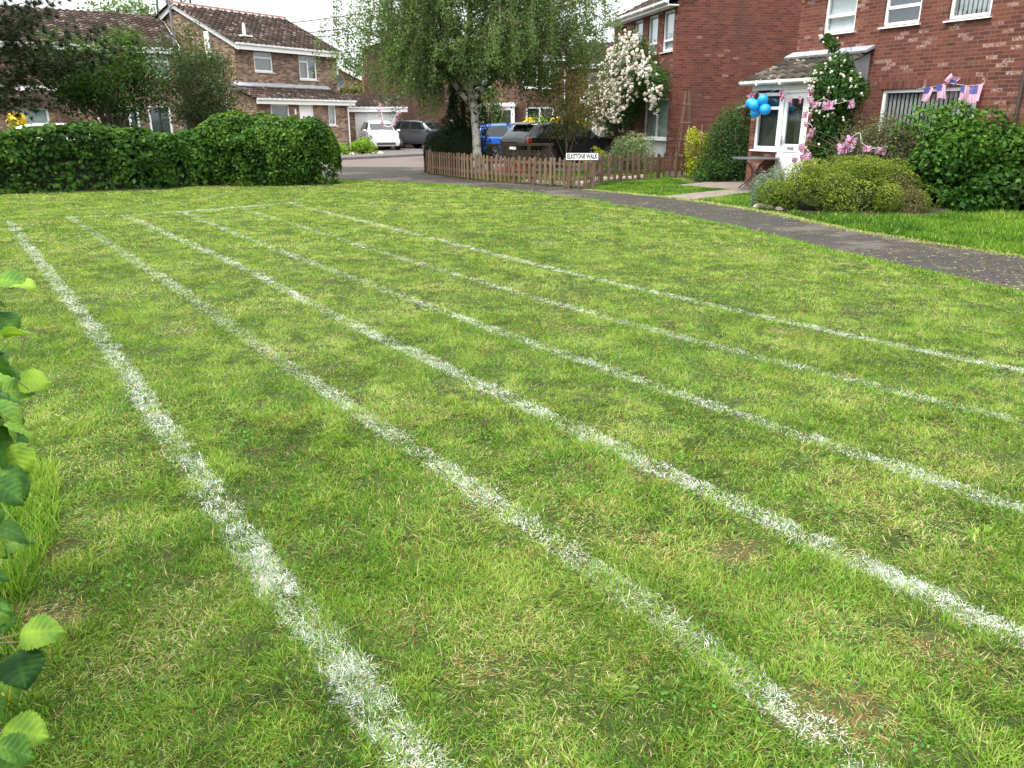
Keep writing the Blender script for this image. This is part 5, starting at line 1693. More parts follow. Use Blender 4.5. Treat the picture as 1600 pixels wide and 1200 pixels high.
# hebe mound of many tight cushions by the path
hb = thing('hebe_mound', 'wide yellow-green cushion-like hebe mound beside the footpath', 'shrub', (6.25, 14.75, 0))
r_ = np.random.default_rng(5)
K = 64
th = r_.uniform(0, 6.28, K)
rad_ = np.sqrt(r_.random(K))
cx_, cy_ = np.cos(th) * rad_ * 1.52, np.sin(th) * rad_ * 0.85
top_ = 0.95 * np.sqrt(np.clip(1 - 0.80 * rad_ ** 2.2, 0, 1)) * r_.uniform(0.84, 1.06, K)
cz_ = np.maximum(0.14, top_ - 0.24) * np.where(r_.random(K) < 0.35, r_.uniform(0.35, 0.9, K), 1)
lr_ = r_.uniform(0.22, 0.36, K)
cx_[:14], cy_[:14] = r_.uniform(-.9, .9, 14), r_.uniform(-.35, .45, 14)
cz_[:14] = r_.uniform(.5, .66, 14)
ct_ = r_.random(K)
n = 56000
i_ = r_.integers(0, K, n)
v_ = unit(r_.normal(0, 1, (n, 3)))
q_ = lr_[i_] * (1 - 0.10 * r_.random(n) ** 2)
P = np.stack([cx_[i_], cy_[i_], cz_[i_]], 1) + v_ * q_[:, None]
k_ = P[:, 2] > 0.02
P, v_, i2 = P[k_], v_[k_], i_[k_]
rust = (np.abs(P[:, 0] - 0.9) < 0.22) & (P[:, 2] < 0.55 + 0.25 * VN(9)(P[:, 0], P[:, 1], .2))
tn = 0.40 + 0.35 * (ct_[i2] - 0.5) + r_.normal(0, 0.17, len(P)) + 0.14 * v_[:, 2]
kk = ~rust | (r_.random(len(P)) < 0.35)
leaf_cloud('foliage', P[kk], 0.036, LF['dome'], hb, v_[kk], tn[kk], ar=0.5, up=0.5, rand=0.6)
kr = rust & (r_.random(len(P)) < 0.55)
leaf_cloud('dead_twigs', P[kr] * np.array([1, 1, 0.95]), 0.075, LF['twig'], hb, None, r_.random(kr.sum()), ar=0.1, up=0.0, droop=-0.6)
stems(hb, (0.1, 0, 0), [(math.cos(a) * 1.1, math.sin(a) * 0.6, 0.45) for a in np.linspace(0, 6, 12)], 0.03, M['twigwood'])
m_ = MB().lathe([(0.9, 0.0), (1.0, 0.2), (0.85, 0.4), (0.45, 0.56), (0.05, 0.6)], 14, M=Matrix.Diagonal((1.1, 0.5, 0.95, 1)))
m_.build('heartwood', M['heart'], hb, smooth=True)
# pale flat stones at its left foot
for i, (x, y, s) in enumerate([(4.72, 14.9, .11), (4.86, 14.78, .09), (4.98, 14.6, .075)]):
    st = MB().lathe([(s * .7, 0), (s, s * .25), (s * .9, s * .6), (s * .5, s * .85), (s * .1, s * .9)], 9, (x, y, 0), Matrix.Rotation(i, 4, 'Z') @ Matrix.Diagonal((1.3, 0.8, 1, 1))).build('edging_stone', M['stone'], smooth=False)
    tag(st, ['largest pale rock at the left foot of the hebe mound', 'middle pale rock of the three by the lavender clump', 'smallest pale rock of the three, under the hebe edge'][i], 'stone', 'rocks by the lavender')
# greyish twiggy shrub
gs = shrub('twiggy_shrub', 'grey-brown thin-leaved twiggy shrub behind the hebe mound with flags caught in it', 'shrub', (7.4, 15.95, 0), (1.35, 0.8, 1.62), 30000, 0.068, 'grey', 56, lump=(0.25, 0.45), seed=101, ar=0.36, inner=0.6)
tw = MB()
rt = random.Random(6)
for _ in range(150):
    a = Vector((rt.uniform(-.8, .6), rt.uniform(-.5, .4), rt.uniform(0.5, 1.0)))
    d = Vector((rt.gauss(-.1, .35), rt.gauss(-.2, .3), rt.uniform(0.15, 0.6)))
    tw.tube([a, a + d * 0.6, a + d + Vector((rt.uniform(-.15, .15), 0, 0.02))], [0.006, 0.004, 0.002], 4)
tw.build('bare_twigs', M['twigwood'], gs)
# big lush shrub under the wide window
bs = thing('lush_shrub', 'large lush broad-leaved shrub with few white flowers under the wide window', 'shrub', (8.75, 15.5, 0))
P, v, tone = lumps_pts(19000, (1.85, 1.15, 2.05), 52, (0.2, 0.38), seed=104, inner=0.4)
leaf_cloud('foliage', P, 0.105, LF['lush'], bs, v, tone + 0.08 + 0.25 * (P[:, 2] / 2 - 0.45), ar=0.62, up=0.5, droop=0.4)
stems(bs, (0, 0, 0), [(rt.uniform(-1.2, 1.2), rt.uniform(-.8, .8), rt.uniform(0.8, 1.6)) for _ in range(16)], 0.035, M['twigwood'])
fp = (P + v * 0.05)[np.random.default_rng(3).choice(len(P), 45)]
fp = np.repeat(fp, 5, 0) + rng.normal(0, 0.015, (225, 3))
leaf_cloud('flowers', fp, 0.038, LF['petal'], bs, None, np.full(225, 0.95), ar=0.9)
shrub('bramble', 'dark sprawling undergrowth at the foot of the lush shrub', 'shrub', (9.0, 14.15, 0), (1.45, 0.5, 0.8), 4200, 0.115, 'lush', 26, lump=(0.2, 0.36), seed=106, shift=-0.12, ar=0.7, inner=0.5)
shrub('wall_shrub', 'reddish dark shrub on the right of the lush shrub against the house', 'shrub', (10.6, 14.6, 0), (0.9, 0.8, 1.75), 4200, 0.085, 'olive', 24, seed=107, shift=-0.2)
# plants in front gardens beyond the hedges
for i, (x, y, w, h, mt, lab) in enumerate([(-9.95, 27.5, .9, 1.5, 'olive', 'yellow-green feathery shrub behind the long hedge, under the dark tree'), (-2.05, 36.5, .8, 1.2, 'lime', 'bright green shrub row behind the blue car'),
                                           (1.3, 37, 1.0, 1.9, 'lime', 'light green shrub behind the black car'), (-12.4, 27, .8, 1.25, 'lime', 'pale green shrub seen over the long hedge')]):
    shrub('garden_shrub', lab, 'shrub', (x, y, 0), (w, w * .8, h), 1500, 0.1, mt, 16, seed=120 + i)
for i, (x, y, z, s, lab) in enumerate([(0.75, 36, 1.35, .33, 'yellow flowers above the rear of the black car'), (2.0, 36, 1.45, .32, 'orange-yellow flowers right behind the bronze tree'), (3.05, 34, 1.35, .42, 'yellow flowers beside the brick porch pillar'), (-18.9, 31, 1.55, .36, 'yellow hanging flowers by the wide window of the far left house')]):
    ft = thing('flower_pot', lab, 'flowers', (x, y, 0))
    d = unit(rng.normal(0, 1, (260, 3)))
    leaf_cloud('flowers', d * s * rng.random((260, 1)) ** .5 + np.array([0, 0, z]), 0.12, LF['yellow'], ft, d, rng.random(260), ar=0.8)
    d = unit(rng.normal(0, 1, (200, 3)))
    leaf_cloud('foliage', d * s * 1.05 * rng.random((200, 1)) ** .5 + np.array([0, 0, z - .1]), 0.12, LF['rose'], ft, d, None)
    MB().lathe([(0.14, z - .55), (0.2, z - .25), (0.21, z - .22), (0.18, z - .22)], 12).build('pot', M['post_brown'], ft)
    MB().tube([(0, 0, 0), (0, 0, z - .54)], 0.03, 6).build('stand', M['black'], ft)
#@@hazel
# ------------------------------------------------------------------ hazel bush at the left edge, leaf by leaf
def hazel_leaf(size, tone, rr):
    nu, nv = 25, 11
    V, T = [], []
    dr, fo_, tw_, sd = rr.uniform(.12, .62), rr.uniform(.02, .22), rr.uniform(-.5, .5), rr.uniform(.85, 1.15)
    for i in range(nu):
        u = i / (nu - 1)
        wd = 0.50 * (math.sin(math.pi * min(1, u ** 0.72)) ** 0.75 if 0 < u < 1 else 0) * (1.0 if u < 0.8 else 1 - (u - 0.8) * 1.5)
        wd *= 1 + 0.24 * ((u * (nu - 1) / 2) % 1 - 0.3)
        for j in range(nv):
            v = (j / (nv - 1)) * 2 - 1
            av = abs(v)
            ple = math.sin(2 * math.pi * (u * 7.0 - av * 1.3))
            z = fo_ * av * wd * 2 + 0.020 * ple * min(1, av * 2.5) - dr * (u - 0.3) ** 2 + tw_ * (u - .4) * v * wd * .6 + 0.02 * math.sin(u * 9 + v * 3) - 0.10 * av ** 3
            V.append(Vector((u, v * wd * sd, z)) * size)
            vein = 0.20 * max(0, ple) ** 3 * min(1, av * 4) + (0.28 if av < 0.05 else 0)
            T.append(min(1, max(0, tone + vein * 0.55 - 0.045 * (1 - ple) + 0.10 * math.sin(u * 7 + v * 2 + tone * 40) + rr.gauss(0, .03))))
    F = [(i * nv + j, i * nv + j + 1, (i + 1) * nv + j + 1, (i + 1) * nv + j) for i in range(nu - 1) for j in range(nv - 1)]
    return V, T, F


def hazel():
    rr = random.Random(15)
    t = thing('hazel_bush', 'hazel bush with big pleated toothed leaves poking in at the left edge', 'bush', (-1.75, 1.75, 0))
    o = Vector(t.location)
    # x, y, z, size, yaw (0 = pointing right), pitch, roll, tone
    LV = [(-1.53, 2.25, 1.15, .105, 10, -5, 25, .62), (-1.49, 2.26, 1.135, .085, -5, 8, 10, .98), (-1.53, 2.22, 1.06, .10, -25, -25, -30, .38), (-1.57, 2.2, 1.02, .11, -20, -10, 20, .3),
          (-1.43, 1.99, 1.0, .11, -30, -15, 30, .18), (-1.29, 1.81, 1.03, .12, -22, -18, -35, .34), (-1.47, 2.16, .87, .10, 12, 4, 20, 1.0), (-1.53, 2.16, .83, .10, 25, 0, 25, .62),
          (-1.08, 1.46, 1.05, .105, -8, -12, 25, .66), (-1.05, 1.45, 1.02, .115, -35, -30, -20, .36), (-1.31, 1.77, .87, .11, -40, -20, 10, .2), (-1.00, 1.425, .985, .088, -55, -45, 15, .86),
          (-1.06, 1.42, .955, .125, -35, -32, 20, .42), (-1.31, 1.69, .65, .12, -10, -10, 20, .45), (-1.5, 1.99, .41, .09, 10, 0, 10, .6), (-1.0, 1.305, .615, .095, 12, 4, 22, .78),
          (-1.0, 1.29, .585, .095, -35, -35, 15, .08), (-1.12, 1.34, .485, .10, -10, -15, 10, .55), (-1.03, 1.24, .435, .105, -5, -10, 22, .82), (-1.08, 1.22, .38, .11, -12, -20, 25, .5),
          (-1.33, 1.65, .54, .09, 5, -15, -10, .35), (-1.56, 2.24, 1.10, .09, -60, -30, 0, .45), (-1.33, 1.8, .98, .09, -15, -20, 10, .5), (-1.32, 1.7, .70, .10, -30, -25, 0, .4)]
    LV = [(x, y, z, s, yw + rr.gauss(0, 9), pi_ + rr.gauss(0, 10), ro + rr.gauss(0, 14), tn) for x, y, z, s, yw, pi_, ro, tn in LV]
    # smaller shoots between the big leaves
    for x, y, z in ((-1.50, 2.2, 1.16), (-1.46, 2.1, 1.09), (-1.40, 2.0, .94), (-1.33, 1.86, .95), (-1.22, 1.66, .90), (-1.13, 1.52, 1.0), (-1.12, 1.5, .91), (-1.2, 1.55, .76), (-1.28, 1.62, .62), (-1.12, 1.38, .55), (-1.1, 1.33, .52), (-1.09, 1.28, .43), (-1.42, 1.9, .5), (-1.36, 1.74, .57)):
        for _ in range(2):
            LV.append((x + rr.uniform(-.07, .0), y + rr.uniform(-.04, .04), z + rr.uniform(-.04, .04), rr.uniform(.045, .075), rr.uniform(-70, 60), rr.uniform(-45, 15), rr.uniform(-45, 45), rr.choice([.2, .4, .55, .7, .9])))
    LV = [(x, y, z, s * 0.86, yw, pi_, ro, tn) for x, y, z, s, yw, pi_, ro, tn in LV]
    for _ in range(46):                       # leaves along the outer skirt of the bush
        y, z = rr.uniform(1.15, 2.4), rr.uniform(0.3, 1.15)
        d = y * math.cos(PITCH) - (z - 1.6) * math.sin(PITCH)
        LV.append((-0.655 * d - rr.uniform(0.0, 0.16), y, z, rr.uniform(.05, .085), rr.uniform(-70, 50), rr.uniform(-45, 15), rr.uniform(-40, 40), rr.choice([.2, .35, .5, .6, .75])))
    for _ in range(110):                      # the rest of the bush, beyond the edge of the photograph
        y, z = rr.uniform(0.9, 2.6), rr.uniform(0.2, 1.3)
        d = y * math.cos(PITCH) - (z - 1.6) * math.sin(PITCH)
        x = -0.74 * d - rr.uniform(0.0, 0.75)
        LV.append((x, y, z, rr.uniform(.08, .125), rr.uniform(-90, 90), rr.uniform(-40, 10), rr.uniform(-30, 30), rr.choice([.2, .35, .45, .55, .7])))
    V, T, F = [], [], []
    tw = MB()
    for x, y, z, s, yaw, pit, rol, tone in LV:
        v, tt, f = hazel_leaf(s, tone, rr)
        Mx = Matrix.Translation(Vector((x, y, z)) - o) @ Matrix.Rotation(R(yaw), 4, 'Z') @ Matrix.Rotation(R(-pit), 4, 'Y') @ Matrix.Rotation(R(rol), 4, 'X')
        b = len(V)
        V += [tuple(Mx @ p) for p in v]
        T += tt
        F += [tuple(b + i for i in q) for q in f]
        p = Vector((x, y, z)) - o
        dirv = (Mx.to_3x3() @ Vector((-1, 0, 0)))
        q = p + dirv * 0.05 + Vector((-0.02, 0, -0.01))
        hub = Vector((min(p.x - 0.28, -0.15) + rr.uniform(-.05, .05), p.y * 0.75 + rr.uniform(-.05, .05), max(0.05, p.z - 0.16)))
        tw.tube([p, q, q.lerp(hub, 0.5) + Vector((0, 0, 0.02)), hub], [0.0012, 0.0016, 0.0024, 0.004], 5)
    npmesh('foliage', np.array(V), np.array(F), LF['hazel'], t, {'tone': np.array(T)}, smooth=True)
    for pl_ in ([(-1.6, 1.98, .90), (-1.46, 2.0, .95), (-1.41, 2.01, .985), (-1.37, 2.02, 1.03)], [(-1.45, 1.5, .88), (-1.15, 1.45, .93), (-1.03, 1.43, .95), (-.955, 1.42, .99)], [(-1.4, 1.4, .5), (-1.15, 1.33, .57), (-1.0, 1.30, .60)], [(-1.35, 1.3, .33), (-1.12, 1.25, .40), (-1.0, 1.235, .425)], [(-1.6, 1.9, .95), (-1.45, 2.0, 1.0), (-1.40, 2.1, .86)]):
        tw.tube([Vector(p) - o for p in pl_], [.0045, .003, .0022, .0012][:len(pl_)] if len(pl_) == 4 else [.0042, .0028, .0014], 6)
    for i in range(9):
        a = Vector((rr.uniform(-.35, 0.0), rr.uniform(-.5, .6), 0))
        tw.tube([a, a + Vector((-.05, .02, .5)), a + Vector((rr.uniform(-.25, .0), rr.uniform(-.1, .1), 1.3))], [0.012, 0.010, 0.003], 6)
    tw.build('stem', M['twigwood'], t)
    fb = MB()
    for x, y, z in ((-1.02, 1.3, .545), (-1.055, 1.29, .475)):
        c = Vector((x, y, z)) - o
        for k in range(5):
            a = k * 1.257
            e = Vector((math.cos(a), math.sin(a) * .6, .35 + 0.3 * math.sin(a))) * 0.007
            fb.tube([c, c + e * 0.6, c + e], [0.0008, 0.0028, 0.001], 5)
        fb.tube([c, c + Vector((-.05, .02, -.12))], 0.0012, 4)
    fb.build('flowers', M['flower_yellow'], t)


M['flower_yellow'] = plain('buttercup_yellow', (0.80, 0.62, 0.02), 0.5)
hazel()

# ------------------------------------------------------------------ fences and sign
def picket_fence():
    t = thing('picket_fence', 'low weathered wooden picket fence with rounded pales curving round the birch garden', 'fence', (-2.55, 24.7, 0))
    o = Vector(t.location)
    mats = M['fence']
    runs = [([(-2.98, 27.3), (-2.6, 24.75)], 0.21), ([(-2.55, 24.65), (-1.26, 22.3), (0, 20.92), (0.98, 20.1), (1.72, 19.2)], 0.172), ([(1.85, 19.35), (2.34, 21.3)], 0.33), ([(2.42, 21.45), (3.6, 22.35), (4.8, 23.1), (5.6, 23.6)], 0.235)]
    h, w = 0.70, 0.078
    prof = [(-w / 2, 0.05), (w / 2, 0.05), (w / 2, h - 0.05), (w * .36, h - 0.022), (w * .18, h - 0.004), (0, h), (-w * .18, h - 0.004), (-w * .36, h - 0.022), (-w / 2, h - 0.05)]
    proto = None
    rl = MB()
    rr = random.Random(4)
    posts = []
    for pts, sp in runs:
        acc = 0.0
        for (x0, y0), (x1, y1) in zip(pts, pts[1:]):
            a, b = Vector((x0, y0, 0)), Vector((x1, y1, 0))
            d = (b - a).normalized()
            nn = Vector((d.y, -d.x, 0))
            if nn.dot(-a) < 0: nn = -nn               # towards the viewer
            L_ = (b - a).length
            s = acc
            while s < L_:
                p = a + d * s + nn * 0.028 - o
                rz = math.atan2(d.y, d.x)
                if proto is None:
                    proto = MB().prism([(x, -0.009, z) for x, z in prof], (0, 0.018, 0)).build('picket', mats, t)
                    c = proto
                else:
                    c = proto.copy()
                    COL.objects.link(c)
                    c.parent = t
                c.location = p + Vector((0, 0, rr.uniform(-0.02, 0.015)))
                c.rotation_euler = (rr.gauss(0, .012), rr.gauss(0, .014), rz + rr.gauss(0, .03))
                c.scale = (rr.uniform(.9, 1.08), 1, rr.uniform(.97, 1.03))
                s += sp
            acc = s - L_
            ang = math.atan2(d.y, d.x)
            for z in (0.20, 0.53):
                Mx = Matrix.Translation(a - o) @ Matrix.Rotation(ang, 4, 'Z')
                rl.box(-0.02, L_ + 0.02, -0.016 if nn.dot(Vector((d.y, -d.x, 0))) > 0 else -0.016, 0.016, z, z + 0.07, Mx)
            posts.append((a - nn * 0.06 - o, ang))
            posts.append((a.lerp(b, 0.52) - nn * 0.06 - o, ang))
    rl.build('rail', mats, t)
    for p, ang in posts:
        MB().box(-0.04, 0.04, -0.04, 0.04, 0, 0.66, Matrix.Translation(p) @ Matrix.Rotation(ang, 4, 'Z')).build('post', mats, t)


picket_fence()

rf = thing('rail_fence', 'short greyed post and rail fence standing before the two parked cars', 'fence', (-0.75, 26.1, 0))
for x in (0.0, 0.62, 1.3, 1.98):
    MB().box(x - .045, x + .045, -.045, .045, 0, 0.80, ).build('post', M['rail'], rf)
MB().box(-0.2, 2.1, -0.055, 0.05, 0.8, 0.87).build('top_rail', M['rail'], rf)
for i in range(9):
    MB().box(0.75 + i * 0.135, 0.85 + i * 0.135, 0.05, 0.07, 0.08, 0.66).build('board', M['rail'], rf)
MB().box(0.6, 2.05, 0.07, 0.10, 0.5, 0.57).build('rail', M['rail'], rf)


def text_mesh(txt, size, mat, name, parent, loc, rot, off=0.004, sx=1.0):
    cu = bpy.data.curves.new('lettering', 'FONT')
    cu.body = txt
    cu.size = size
    cu.align_x = 'CENTER'
    cu.align_y = 'CENTER'
    cu.offset = off
    cu.extrude = 0.001
    o = bpy.data.objects.new('lettering', cu)
    COL.objects.link(o)
    dg = bpy.context.evaluated_depsgraph_get()
    me = bpy.data.meshes.new_from_object(o.evaluated_get(dg))
    bpy.data.objects.remove(o)
    me.materials.clear()
    me.materials.append(mat)
    n = bpy.data.objects.new(name, me)
    COL.objects.link(n)
    n.parent = parent
    n.location = loc
    n.rotation_euler = rot
    n.scale = (sx, 1, 1)
    return n


sg = thing('street_sign', 'white street name plate reading ELKSTONE WALK on two low brown posts', 'street sign', (1.66, 18.95, 0), -3)
pl = MB().box(-0.395, 0.395, -0.012, 0.0, 0.685, 0.865).build('name_plate', M['black'], sg, bevel=0.003)
MB().box(-0.38, 0.38, -0.016, -0.0125, 0.70, 0.85).build('plate_face', M['white'], pl)
tm = text_mesh('ELKSTONE WALK', 0.150, M['black'], 'lettering', pl, (0, -0.0175, 0.775), (R(90), 0, 0), 0.005)
tm.scale = (0.715 / max(tm.dimensions.x, 0.01), 1.0, 1)
for x in (-0.31, 0.29):
    MB().box(x - .03, x + .03, 0.004, 0.055, 0, 0.84).build('post', M['post_brown'], sg)

# stones edging the fenced lawn, red flowers
rr = random.Random(9)
i = 0
for (x0, y0), (x1, y1), m in (((0.35, 20.95), (1.75, 19.65), 9), ((2.15, 21.5), (3.7, 22.7), 9), ((1.7, 20.3), (2.2, 21.4), 5)):
    for k in range(m):
        f = (k + rr.uniform(-.2, .2)) / (m - 1)
        s = rr.uniform(.08, .13)
        st = MB().lathe([(s * .75, -0.02), (s, s * .35), (s * .85, s * .8), (s * .45, s * 1.15), (s * .06, s * 1.2)], 8, (0, 0, 0), Matrix.Rotation(rr.uniform(0, 6), 4, 'Z') @ Matrix.Diagonal((rr.uniform(1, 1.4), rr.uniform(.7, 1), 1, 1))).build('edging_stone', M['stone'])
        st.location = (x0 + (x1 - x0) * f, y0 + (y1 - y0) * f, 0)
        tag(st, 'round pale stone in the row just inside the picket fence', 'stone', 'stones edging the fenced lawn')
rdf = thing('red_flowers', 'small clump of red flowers on the fenced lawn behind the pickets', 'flowers', (0.1, 22.2, 0))
M['flower_red'] = leaf_mat('red_petal', pal((.3, .01, .01), (.55, .03, .03), (.7, .08, .06)), tcol=(1, 1, 1))
LF['red'] = M['flower_red']
leaf_cloud('flowers', rng.normal(0, 1, (160, 3)) * np.array([.35, .15, .05]) + np.array([0, 0, .3]), .06, LF['red'], rdf, None, None, ar=.8)
leaf_cloud('foliage', np.abs(rng.normal(0, 1, (300, 3))) * np.array([1, 1, .14]) * np.array([.3, .15, 1]) * np.sign(rng.normal(0, 1, (300, 3))) ** 2 + np.array([-.2, 0, 0.03]), .07, LF['rose'], rdf, None, None)

# ------------------------------------------------------------------ cars
def catmull(K, n):
    K = np.asarray(K, float)
    out = []
    for i in range(len(K) - 1):
        p0, p1, p2, p3 = K[max(i - 1, 0)], K[i], K[i + 1], K[min(i + 2, len(K) - 1)]
        for t in np.linspace(0, 1, n, endpoint=False):
            m1, m2 = (p2 - p0) * 0.40, (p3 - p1) * 0.40
            out.append((2 * t**3 - 3 * t**2 + 1) * p1 + (t**3 - 2 * t**2 + t) * m1 + (-2 * t**3 + 3 * t**2) * p2 + (t**3 - t**2) * m2)
    out.append(K[-1])
    return np.array(out)


def paint(name, c, rough=0.25, metal=0.0, coat=0.5):
    t = NT(name)
    f = t.noise(t.obj(), 3.0, 4)
    return t.done(t.bsdf(t.mix(t.rng(f, 0.35, 0.65, 0, 0.15), c, tuple(x * 0.7 for x in c)), rough, metal, 0.5 if coat > .2 else .25, coat=coat))


M['car_glass'] = plain('tinted_car_glass', (0.008, 0.011, 0.012), 0.05, var=0.1, spec=0.55)
M['tyre'] = plain('tyre_rubber', (0.02, 0.02, 0.021), 0.85)
M['lamp_clear'] = plain('headlamp_lens', (0.28, 0.30, 0.32), 0.1, spec=0.9)
M['lamp_red'] = plain('tail_lamp_lens', (0.42, 0.012, 0.012), 0.12, spec=0.9)


def car(name, label, loc, rz, L_, W_, H_, body, style='hatch', group=None, plate=True):
    """lofted body from stations along its length; glass follows the same surface"""
    t = thing(name, label, 'car', loc, rz, group)
    hw, h = W_ / 2, H_ / 1.5
    # x (fraction of half length), z sill, z belt, z top, half widths at bumper, belt, roof
    S = [(-1.0, .42, .72, .80, .80, .80, .66), (-.975, .26, .88, .98, .93, .90, .72), (-.93, .22, .93, 1.12, .97, .94, .74), (-.80, .20, .95, 1.40, 1.0, .96, .72), (-.55, .20, .94, 1.485, 1.0, .97, .74), (-.15, .20, .93, 1.50, 1.0, .97, .745),
         (.10, .20, .92, 1.46, 1.0, .97, .74), (.22, .20, .915, 1.36, 1.0, .97, .75), (.50, .20, .90, 1.00, 1.0, .965, .82), (.62, .20, .88, .935, 1.0, .96, .80), (.82, .20, .78, .82, .98, .92, .74), (.95, .21, .64, .67, .92, .82, .62), (.99, .26, .52, .55, .82, .72, .5), (1.0, .33, .46, .49, .76, .66, .44)]
    if style == 'suv':
        S = [(-1.0, .50, .80, .86, .80, .82, .66), (-.975, .32, .95, 1.02, .93, .90, .72), (-.90, .26, .99, 1.22, .98, .95, .74), (-.76, .25, 1.0, 1.44, 1.0, .96, .74), (-.5, .25, .98, 1.50, 1.0, .97, .76), (-.12, .25, .97, 1.50, 1.0, .97, .76),
             (.12, .25, .96, 1.45, 1.0, .97, .75), (.22, .25, .955, 1.36, 1.0, .97, .76), (.46, .25, .95, 1.05, 1.0, .965, .84), (.58, .25, .95, 1.02, 1.0, .96, .84), (.82, .25, .90, .95, .99, .94, .78), (.94, .27, .80, .84, .95, .88, .68), (.985, .32, .66, .70, .86, .8, .56), (1.0, .40, .56, .6, .8, .72, .5)]
    K = []
    for fx, zb, zl, zt, wb, wl_, wt in S:
        K.append([fx * L_ / 2, zb * h, zl * h, zt * h, wb * hw, wl_ * hw, wt * hw])
    nu_ = 8
    D_ = catmull(K, nu_)

    def section(r):
        x, zb, zl, zt, wb, wl_, wt = r
        P = np.array([(wb * .90, zb), (wb * .985, zb + .10), (wb, zb + (zl - zb) * .55), (wl_, zl), (wl_ * .985, zl + .025), (wt, zt - .05 * min(1, (zt - zl) / .3)), (wt * .80, zt - .012), (0, zt + .012)])
        return catmull(P, 5)

    G_ = [section(r) for r in D_]
    nv = len(G_[0])
    full = []
    for r, g in zip(D_, G_):
        right = [(r[0], -y, z) for y, z in g]
        left = [(r[0], y, z) for y, z in g[:-1]][::-1]
        full.append(right + left)
    n2 = len(full[0])
    V = [p for row in full for p in row]
    F = [(i * n2 + j, (i + 1) * n2 + j, (i + 1) * n2 + j + 1, i * n2 + j + 1) for i in range(len(full) - 1) for j in range(n2 - 1)]
    F += [(i * n2, i * n2 + n2 - 1, (i + 1) * n2 + n2 - 1, (i + 1) * n2) for i in range(len(full) - 1)]
    F.append(tuple(range(n2)))
    F.append(tuple((len(full) - 1) * n2 + j for j in range(n2))[::-1])
    m = MB()
    m.add(V, F)
    bo = m.build('body', body, t, smooth=True)
    md = bo.modifiers.new('normals', 'EDGE_SPLIT')
    md.split_angle = R(48)

    def patch_(u0, u1, v0, v1, lift, mat, name, both=False, nu=10, nvv=6, parent=t, thick=0.0, curve=None):
        """u in station units, v in section units (0..7); returns glass or lamp lying on the body"""
        for sgn in ((-1, 1) if both else (-1,)):
            mm = MB()
            vs_ = []
            for i in range(nu + 1):
                for j in range(nvv + 1):
                    fv = j / nvv
                    v = v0 + (v1 - v0) * fv
                    ua, ub = (curve(fv) if curve else (u0, u1))
                    u = ua + (ub - ua) * i / nu
                    iu = min(len(D_) - 2, u * nu_)
                    k = int(iu)
                    f = iu - k
                    side = 1
                    vv = v
                    if vv > 7: vv, side = 14 - vv, -1
                    iv = min(nv - 1.001, vv * 5)
                    kv = int(iv)
                    g = iv - kv
                    a = G_[k][kv] * (1 - g) + G_[k][kv + 1] * g
                    b = G_[k + 1][kv] * (1 - g) + G_[k + 1][kv + 1] * g
                    yz = a * (1 - f) + b * f
                    x = D_[k][0] * (1 - f) + D_[k + 1][0] * f
                    vs_.append(Vector((x, sgn * side * yz[0], yz[1])))
            fs = [(i * (nvv + 1) + j, (i + 1) * (nvv + 1) + j, (i + 1) * (nvv + 1) + j + 1, i * (nvv + 1) + j + 1) for i in range(nu) for j in range(nvv)]
            c = sum(vs_, Vector()) / len(vs_)
            p0, p1, p2 = vs_[0], vs_[nvv], vs_[-1]
            nr = (p1 - p0).cross(p2 - p0).normalized()
            if nr.dot(c - Vector((0, 0, 0.8 * h))) < 0: nr = -nr
            mm.add([p + nr * lift for p in vs_], fs)
            o_ = mm.build(name, mat, parent, smooth=True)
    # glass: windscreen, rear window and side windows
    patch_(7.05, 7.92, 5.35, 8.65, .010, M['car_glass'], 'windscreen', nvv=14)
    patch_(2.1, 2.95, 5.4, 8.6, .010, M['car_glass'], 'rear_window', nvv=14)
    patch_(3.35, 4.55, 4.15, 4.93, .010, M['car_glass'], 'side_window', True, curve=lambda f: (3.02 + .5 * f, 4.62))
    patch_(4.7, 7.3, 4.15, 4.93, .010, M['car_glass'], 'side_window', True, curve=lambda f: (4.70, 7.55 - .9 * f))
    # lamps, grille, bumper inlets, plates
    patch_(9.75, 10.85, 2.55, 4.4, .012, M['lamp_clear'], 'headlight', True)
    patch_(.85, 1.9, 2.6, 3.9, .012, M['lamp_red'], 'tail_light', True)
    x = L_ / 2
    if style == 'suv':
        MB().box(x - .09, x + .012, -hw * .55, hw * .55, .60 * h, .68 * h).build('grille', M['black'], t, bevel=.01)
        MB().box(x - .12, x + .02, -hw * .75, hw * .75, .34 * h, .42 * h).build('lower_grille', M['black'], t, bevel=.01)
    else:
        MB().box(x - .07, x + .012, -hw * .62, hw * .62, .29 * h, .385 * h).build('lower_grille', M['black'], t, bevel=.012)
        MB().box(x - .16, x - .02, -hw * .42, hw * .42, .515 * h, .535 * h).build('grille', M['black'], t)
    if plate:
        MB().box(x - .02, x + .022, -.26, .26, .42 * h, .50 * h).build('number_plate', M['paper'], t)
        MB().box(-x - .022, -x + .05, -.26, .26, .62 * h, .71 * h).build('number_plate', M['paper'], t)
    # wheels
    r_ = .315 if style == 'hatch' else .345
